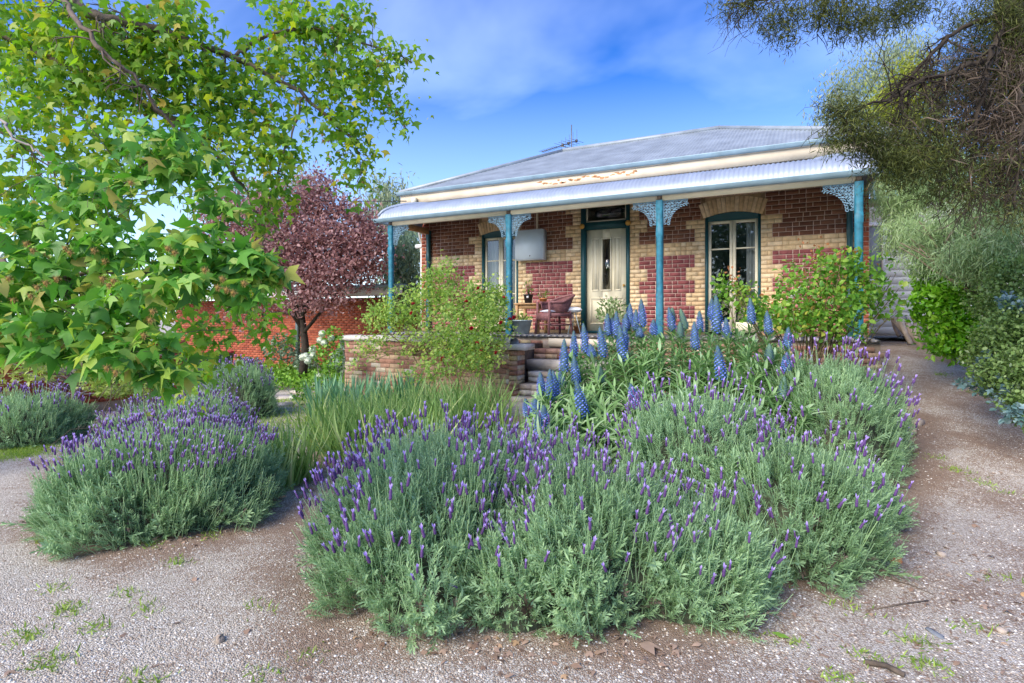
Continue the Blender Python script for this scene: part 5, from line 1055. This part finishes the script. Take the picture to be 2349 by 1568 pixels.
FAR = [(60, 60, 5.4, 110, 80, 418), (40, 170, 5.3, 90, 80, 314), (190, 80, 5.2, 120, 80, 478), (150, 190, 5.2, 110, 70, 359), (60, 300, 5, 100, 80, 314), (300, 110, 5.3, 110, 90, 478), (300, 210, 5.4, 110, 60, 359), (400, 60, 5.4, 70, 60, 224), (430, 170, 5.5, 100, 80, 418), (520, 200, 5.6, 80, 70, 299), (490, 280, 5.6, 90, 60, 269), (600, 240, 5.7, 73.6, 55.2, 206), (610, 130, 5.7, 55.2, 46, 141), (680, 60, 5.8, 73.6, 50.6, 228), (640, 20, 5.8, 64.4, 36.8, 141), (760, 90, 5.9, 73.6, 50.6, 228), (700, 160, 5.8, 82.8, 50.6, 239), (790, 50, 5.9, 46, 46, 119), (830, 30, 5.9, 25.76, 27.6, 48), (800, 190, 5.9, 55.2, 50.6, 174), (860, 160, 5.9, 46, 36.8, 119), (890, 140, 6, 36.8, 25.76, 65), (935, 140, 6, 23.92, 25.76, 43), (880, 230, 6, 41.4, 29.44, 81), (930, 270, 6, 23, 36.8, 54), (760, 260, 5.9, 46, 46, 119), (810, 320, 5.9, 33.12, 55.2, 130), (826, 390, 5.9, 25.76, 50.6, 92), (740, 330, 5.8, 18.4, 27.6, 27), (640, 330, 5.6, 55.2, 46, 141), (620, 400, 5.6, 41.4, 55.2, 130), (600, 490, 5.6, 24, 50, 89), (560, 340, 5.5, 50, 40, 61), (640, 450, 5.7, 33.12, 36.8, 34), (590, 660, 5.6, 45, 40, 149), (600, 745, 5.5, 30, 55, 149), (560, 620, 5.6, 50, 40, 68), (30, 420, 4.8, 80, 70, 194), (210, 330, 4.9, 80, 60, 194), (360, 330, 5, 70, 60, 179), (470, 700, 5.2, 60, 60, 81), (460, 790, 5, 40, 60, 126), (360, 700, 4.6, 70, 80, 194), (240, 440, 4.8, 60, 50, 96), (420, 420, 5.2, 60, 60, 64), (250, 640, 4.8, 120, 60, 194), (60, 620, 4.6, 90, 80, 179), (430, 860, 4.6, 30, 40, 51)]
leafy(la, [(a, b, c, d, e, int(f * 1.2)) for a, b, c, d, e, f in FAR], SL, 'amber_far', .088, 90, droop=.75, outw=.4, flat=.7, clump=6, csz=.11)
NEAR = [(30, 700, 2.5, 80, 60, 80), (70, 800, 2.5, 80, 30, 40), (230, 830, 2.4, 70, 40, 50), (180, 480, 2.7, 90, 60, 60), (60, 520, 2.7, 100, 60, 133), (180, 420, 2.8, 80, 60, 104), (330, 350, 2.75, 90, 60, 142), (430, 350, 2.75, 70, 60, 114), (280, 450, 2.7, 90, 50, 85), (100, 640, 2.5, 120, 70, 209), (250, 560, 2.5, 90, 50, 114), (420, 560, 2.5, 100, 50, 142), (540, 600, 2.55, 70, 40, 114), (610, 620, 2.6, 50, 30, 76), (430, 640, 2.45, 90, 50, 133), (560, 660, 2.5, 60, 50, 95), (290, 700, 2.4, 110, 60, 133), (100, 740, 2.4, 110, 50, 152), (160, 800, 2.4, 90, 30, 57), (310, 800, 2.3, 90, 50, 114), (380, 850, 2.35, 60, 40, 64), (210, 760, 2.4, 80, 50, 76), (20, 760, 2.5, 60, 50, 76), (500, 460, 2.75, 50, 60, 66)]
leafy(la, [(a, b, c, d * 1.05, e * 1.05, int(f * .95)) for a, b, c, d, e, f in NEAR], SL, 'amber_leaf', .082, 300, droop=.55, outw=.55, flat=1.1)
# spiky seed balls
def seedball():
    m = MB(); n = 60; d = randdir(n); m.inst(needle(.06, 0), frame(d, randdir(n)) * 1.0, d * .35); m.lathe([(0, -.6), (.45, -.4), (.6, 0), (.45, .4), (0, .6)], (0, 0, 0), 8, .2); return m.mesh('seed_ball', 'seed_ball')
SBD = seedball()
for px, py, d in [(60, 560, 2.4), (75, 575, 2.4), (150, 570, 2.4), (160, 580, 2.4), (215, 575, 2.4), (235, 640, 2.3), (260, 645, 2.3), (250, 655, 2.3), (105, 650, 2.3), (85, 660, 2.3), (130, 640, 2.3), (70, 680, 2.3), (400, 580, 2.4), (385, 570, 2.4), (500, 660, 2.35), (520, 665, 2.35), (535, 672, 2.35), (510, 640, 2.4), (560, 650, 2.4), (350, 715, 2.3), (345, 735, 2.3), (330, 770, 2.3), (245, 845, 2.2), (265, 855, 2.2), (30, 690, 2.4), (20, 640, 2.4), (470, 620, 2.4), (300, 420, 2.6), (240, 600, 2.5)]:
    pieces('seed_ball', SBD, la, [np.eye(3) * .016], [at(px, py, d - .08)])
T, _ = clusters([(a, b, c, d, e, 3) for a, b, c, d, e, f in FAR]); pieces_ = [pieces('seed_ball', SBD, la, [np.eye(3) * .02], [t]) for t in T[:90]]

def tree(name, label, base, trunk_to, r0, defs, tpls, mat, size, bark='bark', limbs=8, **k):
    t = thing(name, label, 'tree', base); m = MB(); top = np.array(trunk_to); b = np.array(base)
    m.tube([b - UP * .2, b + (top - b) * .4 + rng.normal(size=3) * .08, top], [r0, r0 * .8, r0 * .5], 9); obj('trunk', m, bark, t, smooth=True)
    T, _ = clusters([(a, b_, c, d * .7, e * .7, 1) for a, b_, c, d, e, f in defs]); 
    for i in range(min(limbs, len(T))):
        q = T[i * len(T) // min(limbs, len(T))]; s_ = b + (top - b) * rnd(.5, 1); m = MB(); m.tube([s_, (s_ + q) / 2 + rng.normal(size=3) * .1, q], [r0 * .4, r0 * .25, r0 * .06], 6); obj('limb', m, bark, t, smooth=True)
    leafy(t, defs, tpls, mat, size, stuffname='crown', **k); return t
tree('plum_tree', 'purple leaved plum tree in front of the outbuilding', gp(690, 16.0), at(690, 700, 16.2), .14, [(560, 520, 16.5, 94.4, 55, 2813), (640, 500, 16.3, 106.2, 66, 3753), (720, 470, 16.2, 53.1, 66, 1688), (740, 420, 16.2, 21.24, 30.8, 223), (700, 560, 16, 106.2, 66, 4128), (790, 560, 16, 94.4, 66, 3565), (840, 590, 15.8, 59, 66, 2063), (760, 630, 15.6, 94.4, 44, 2813), (660, 620, 15.8, 82.6, 44, 2063), (850, 520, 16, 47.2, 33, 843), (700, 690, 15.5, 94.4, 27.5, 1013), (610, 590, 16, 70.8, 55, 1875), (520, 480, 16.6, 47.2, 44, 937), (790, 490, 16, 47.2, 33, 843), (770, 690, 15.3, 59, 15.4, 336), (560, 720, 16, 47.2, 22, 280), (735, 440, 16.2, 14, 45, 327), (700, 445, 16.2, 12, 35, 202), (600, 450, 16.4, 14, 36, 202), (830, 500, 16, 14, 36, 202), (775, 470, 16.1, 12, 34, 187), (650, 440, 16.4, 12, 34, 171), (880, 560, 15.9, 20, 30, 249), (500, 540, 16.6, 40, 40, 546)], [oval_leaf(.3, .1, .1)], 'plum_leaf', .105, 'bark_dark', 14, clump=9, csz=.16)
GL = [needle(.13, .05), lance(.1, .2)]
tree('gum_tree', 'pale green gum tree just left of the verandah end', gp(915, 20), at(915, 560, 21), .16, [(890, 450, 22, 60, 45, 1500), (920, 520, 21.5, 60, 60, 1800), (870, 500, 22.5, 50, 50, 1000), (930, 600, 21, 55, 60, 1600), (900, 650, 20.5, 40, 50, 900)], GL, 'gum_leaf', .24, 'bark_grey', 6, clump=8, csz=.3, droop=1.2)
tree('gum_tree', 'darker weeping tree seen between the left verandah posts', gp(935, 17.5), at(935, 640, 17.6), .12, [(930, 570, 17.6, 38, 45, 1400), (920, 630, 17.4, 40, 45, 1500), (950, 670, 17.2, 36, 40, 900)], GL, 'gum_dark', .2, 'bark_grey', 5, clump=8, csz=.2, droop=1.2)
tree('gum_tree', 'hazy far gum tree showing behind the plum crown', gp(700, 34), at(690, 560, 34), .2, [(690, 430, 34, 60, 40, 900), (560, 440, 34, 60, 40, 800), (640, 480, 34, 80, 40, 900), (480, 470, 33, 50, 40, 600)], GL, 'gum_leaf', .36, 'bark_grey', 5, clump=8, csz=.45, droop=1)
tree('gum_tree', 'feathery grey green gum tree behind the right end of the roof', gp(2000, 17), at(2020, 420, 17.5), .2, [(1940, 220, 18, 55, 60, 1800), (2000, 170, 18, 60, 50, 1800), (2060, 150, 18, 60, 50, 1800), (1900, 270, 18, 30, 40, 700), (1990, 260, 17.5, 60, 50, 1600), (2080, 110, 18, 50, 40, 1000)], GL, 'gum_leaf', .15, 'bark_grey', 6, clump=14, csz=.26, droop=1.3)
tree('golden_conifer', 'bright yellow green conifer behind the overhanging branches', gp(2080, 14.5), at(2090, 300, 14.5), .12, [(2080, 200, 14.5, 45, 70, 1300), (2040, 260, 14.4, 60, 60, 1600), (2110, 290, 14.3, 70, 80, 2000), (2030, 350, 14.2, 60, 60, 1500), (2120, 400, 14, 90, 60, 2000), (2150, 200, 14.5, 40, 50, 700)], [needle(.12, .1)], 'lime_leaf', .17, 'bark', 5, clump=10, csz=.14, outw=1.0, droop=-.6)
tree('gum_tree', 'pale distant mass of gum trees low behind the left boundary wall', gp(200, 42), at(200, 660, 42), .25, [(60, 640, 42, 110, 70, 900), (220, 650, 42, 110, 60, 900), (380, 660, 42, 100, 60, 800), (-60, 620, 42, 80, 90, 500), (480, 640, 40, 60, 60, 500)], GL, 'gum_leaf', .5, 'bark_grey', 5, clump=8, csz=.55, droop=1)['kind'] = 'stuff'
# drooping pale needle shrub and hedge on the right bank
nd = thing('needle_shrub', 'drooping grey green needle leaved shrub above the bright hedge', 'shrub', gp(2200, 7.5))
leafy(nd, [(2060, 470, 9.2, 60, 50, 3770), (2130, 440, 8.8, 80, 50, 4350), (2080, 540, 8.8, 60, 50, 3770), (2160, 540, 8, 80, 60, 4930), (2250, 500, 7.4, 80, 60, 4640), (2240, 590, 7, 80, 50, 4640), (2320, 560, 6.6, 50, 80, 3480), (2140, 600, 8, 60, 40, 2610), (2030, 430, 9.6, 30, 40, 1305), (2120, 370, 9.2, 90, 60, 3770), (2230, 400, 8, 100, 70, 3770), (2330, 420, 7, 60, 90, 2900)], [needle(.05, .08), needle(.04, .15)], 'pale_needle', .12, 0, droop=1.0, outw=.5, flat=.4, clump=16, csz=.06)
tips, _ = clusters([(2150, 540, 8, 110, 60, 30), (2270, 560, 7, 70, 70, 30)]); canes(nd, np.array([gp(2250, 7.6) + UP * 1.2 for i in tips]), tips, 'twig', .02)
hd = thing('hedge_shrub', 'bright glossy green rounded hedge shrub on the stone bank', 'hedge', gp(2200, 7.8)); 
leafy(hd, [(2185, 630, 8.0, 80, 50, 1400), (2195, 700, 7.8, 88, 60, 2000), (2205, 775, 7.6, 82, 56, 1700), (2150, 700, 8.0, 50, 80, 1200), (2230, 790, 7.6, 50, 40, 700), (2160, 600, 8.4, 50, 34, 700), (2210, 640, 7.9, 50, 40, 700)], [oval_leaf(.24, .08, .1)], 'hedge_leaf', .085, 150, outw=.9, flat=.6, clump=6, csz=.05)
iv = thing('fine_leaf_shrub', 'dark fine leaved shrub trailing onto the path at the right edge', 'shrub', gp(2330, 6)); 
leafy(iv, [(2290, 690, 6.8, 60, 60, 2200), (2330, 640, 6.4, 60, 60, 2000), (2300, 780, 6.4, 60, 60, 2400), (2340, 760, 6.0, 60, 70, 2400), (2310, 860, 6.0, 60, 50, 2000), (2350, 850, 5.7, 50, 60, 1800), (2340, 930, 5.6, 30, 40, 800), (2260, 830, 6.6, 40, 40, 1000), (2280, 890, 6.3, 30, 24, 500)], [OV], 'ivy_leaf', .045, 0, outw=.8, clump=6, csz=.04)
bv = thing('blue_leaf_creeper', 'blue grey leaved creeper hanging down the dark shrub to the path edge', 'creeper', gp(2290, 6)); leafy(bv, [(2310, 690, 6.1, 26, 20, 80), (2335, 700, 6.0, 20, 22, 50), (2262, 840, 6.2, 12, 34, 80), (2230, 880, 6.5, 40, 12, 110), (2255, 900, 6.2, 24, 12, 50), (2300, 910, 5.8, 14, 50, 80), (2325, 950, 5.5, 20, 24, 60)], [OV, star_leaf(.2, .1)], 'blue_ivy', .06, 60)
# overhanging tea tree, top right
tt_ = thing('tea_tree', 'dark fine needled tree whose branches hang in from the upper right', 'tree', gp(2560, 5.2)); b0 = gp(2560, 5.2); m = MB(); m.tube([b0 - UP * .1, b0 + np.array([-.1, 0, 1.4]), at(2420, 300, 5.0), at(2330, 120, 5.0), at(2310, -120, 5.0)], [.28, .24, .18, .14, .1], 10); obj('trunk', m, 'bark_dark', tt_, smooth=True)
for pts, r0, r1 in [([(2325, 110, 5.0), (2240, 150, 4.8), (2100, 190, 4.6), (2020, 235, 4.5), (1900, 270, 4.4)], .036, .005), ([(2310, 40, 5), (2200, 60, 4.8), (2110, 150, 4.7), (2080, 200, 4.7), (2040, 300, 4.7)], .03, .005), ([(2325, 120, 5), (2285, 250, 4.8), (2200, 330, 4.7), (2100, 350, 4.6)], .04, .006), ([(2310, 0, 5), (2150, -60, 4.8), (1950, -50, 4.7), (1780, -10, 4.6), (1660, 10, 4.6)], .04, .005), ([(2320, 20, 5), (2270, 120, 4.7), (2255, 260, 4.6), (2150, 430, 4.6)], .04, .006), ([(2340, 160, 5), (2320, 320, 4.6), (2260, 420, 4.5), (2200, 500, 4.5)], .03, .005), ([(2100, 190, 4.6), (2060, 250, 4.6), (2050, 330, 4.6)], .012, .003), ([(2180, 170, 4.7), (2130, 260, 4.6), (2130, 340, 4.6)], .012, .003), ([(2340, 100, 5), (2349, 300, 4.4), (2330, 480, 4.3)], .03, .006)]: limb(pts, r0 * .8, r1, 'bark_dark', par=tt_, side=9)
branchlets()
NT = [needle(.06, .1), needle(.05, .02)]
leafy(tt_, [(1700, 10, 4.6, 60, 26, 1170), (1790, 40, 4.6, 60, 34, 1690), (1800, 85, 4.6, 26, 22, 390), (1890, 20, 4.6, 70, 36, 2080), (1960, 50, 4.6, 60, 40, 1950), (2040, 30, 4.7, 60, 44, 2080), (2110, 10, 4.7, 50, 40, 1430), (1930, 250, 4.4, 46, 36, 1430), (1960, 300, 4.4, 60, 36, 1950), (2010, 340, 4.5, 60, 40, 2210), (2060, 380, 4.5, 60, 40, 2210), (1920, 320, 4.4, 24, 30, 390), (2120, 370, 4.6, 70, 50, 2210), (2080, 290, 4.6, 70, 50, 1170), (2180, 440, 4.6, 80, 50, 1040), (2150, 320, 4.7, 80, 60, 1300), (2260, 380, 4.6, 90, 70, 1300), (2320, 480, 4.4, 50, 60, 520), (2250, 30, 4.9, 90, 50, 2600), (2330, 40, 4.8, 50, 60, 2080), (2280, 150, 5, 80, 90, 3380), (2320, 280, 4.9, 60, 110, 3380), (2220, 250, 5, 80, 70, 2340), (2120, 420, 4.8, 90, 40, 650), (2270, 90, 5.4, 100, 90, 4680), (2330, 210, 5.4, 70, 110, 4420), (2290, 330, 5.4, 90, 90, 4160), (2190, 180, 5.5, 90, 80, 2860), (2340, 440, 5.2, 50, 80, 1950)], NT, 'tea_leaf', .06, 0, droop=.6, clump=14, csz=.05, outw=.4, flat=.3)
leafy(tt_, [(2230, 150, 5.1, 90, 70, 700), (2300, 200, 4.9, 70, 100, 1200), (2260, 300, 4.8, 90, 70, 800), (2330, 330, 4.6, 50, 100, 800), (2150, 220, 4.9, 80, 60, 400), (2080, 330, 4.7, 80, 60, 300), (2230, 430, 4.7, 90, 60, 400)], [needle(.02, .12), needle(.018, .2)], 'dead_twig', .2, 0, droop=.5, clump=10, csz=.1, outw=.3, flat=.3, name='twig', stuffname='twigs')
# trees across the road behind the camera, seen mirrored in the windows
def backtree(label, x, y, h, mat, n):
    b = np.array([x, y, float(H(x, y))]); t = thing('street_tree', label, 'tree', b); m = MB(); m.tube([b, b + UP * h * .3, b + UP * h * .6], [.25, .2, .1], 9); obj('trunk', m, 'bark_dark', t, smooth=True)
    u = randdir(n) * rng.random(n)[:, None] ** .4; P = b + UP * h * .62 + u * np.array([h * .36, h * .36, h * .38]); cen = P[: n // 8]; k = np.repeat(np.arange(n // 8), 8); P = cen[k] + rng.normal(size=(len(k), 3)) * .3; foliage(t, 'leaf', [OV], frame(randdir(len(P)), randdir(len(P))) * .3, P, mat, 0, stuffname='crown')
backtree('tall dark street tree mirrored in the right window', -3.5, -25, 9, 'gum_dark', 5000)
backtree('rounded street tree mirrored in the left window', -13, -27, 7.5, 'cover_leaf', 4000)
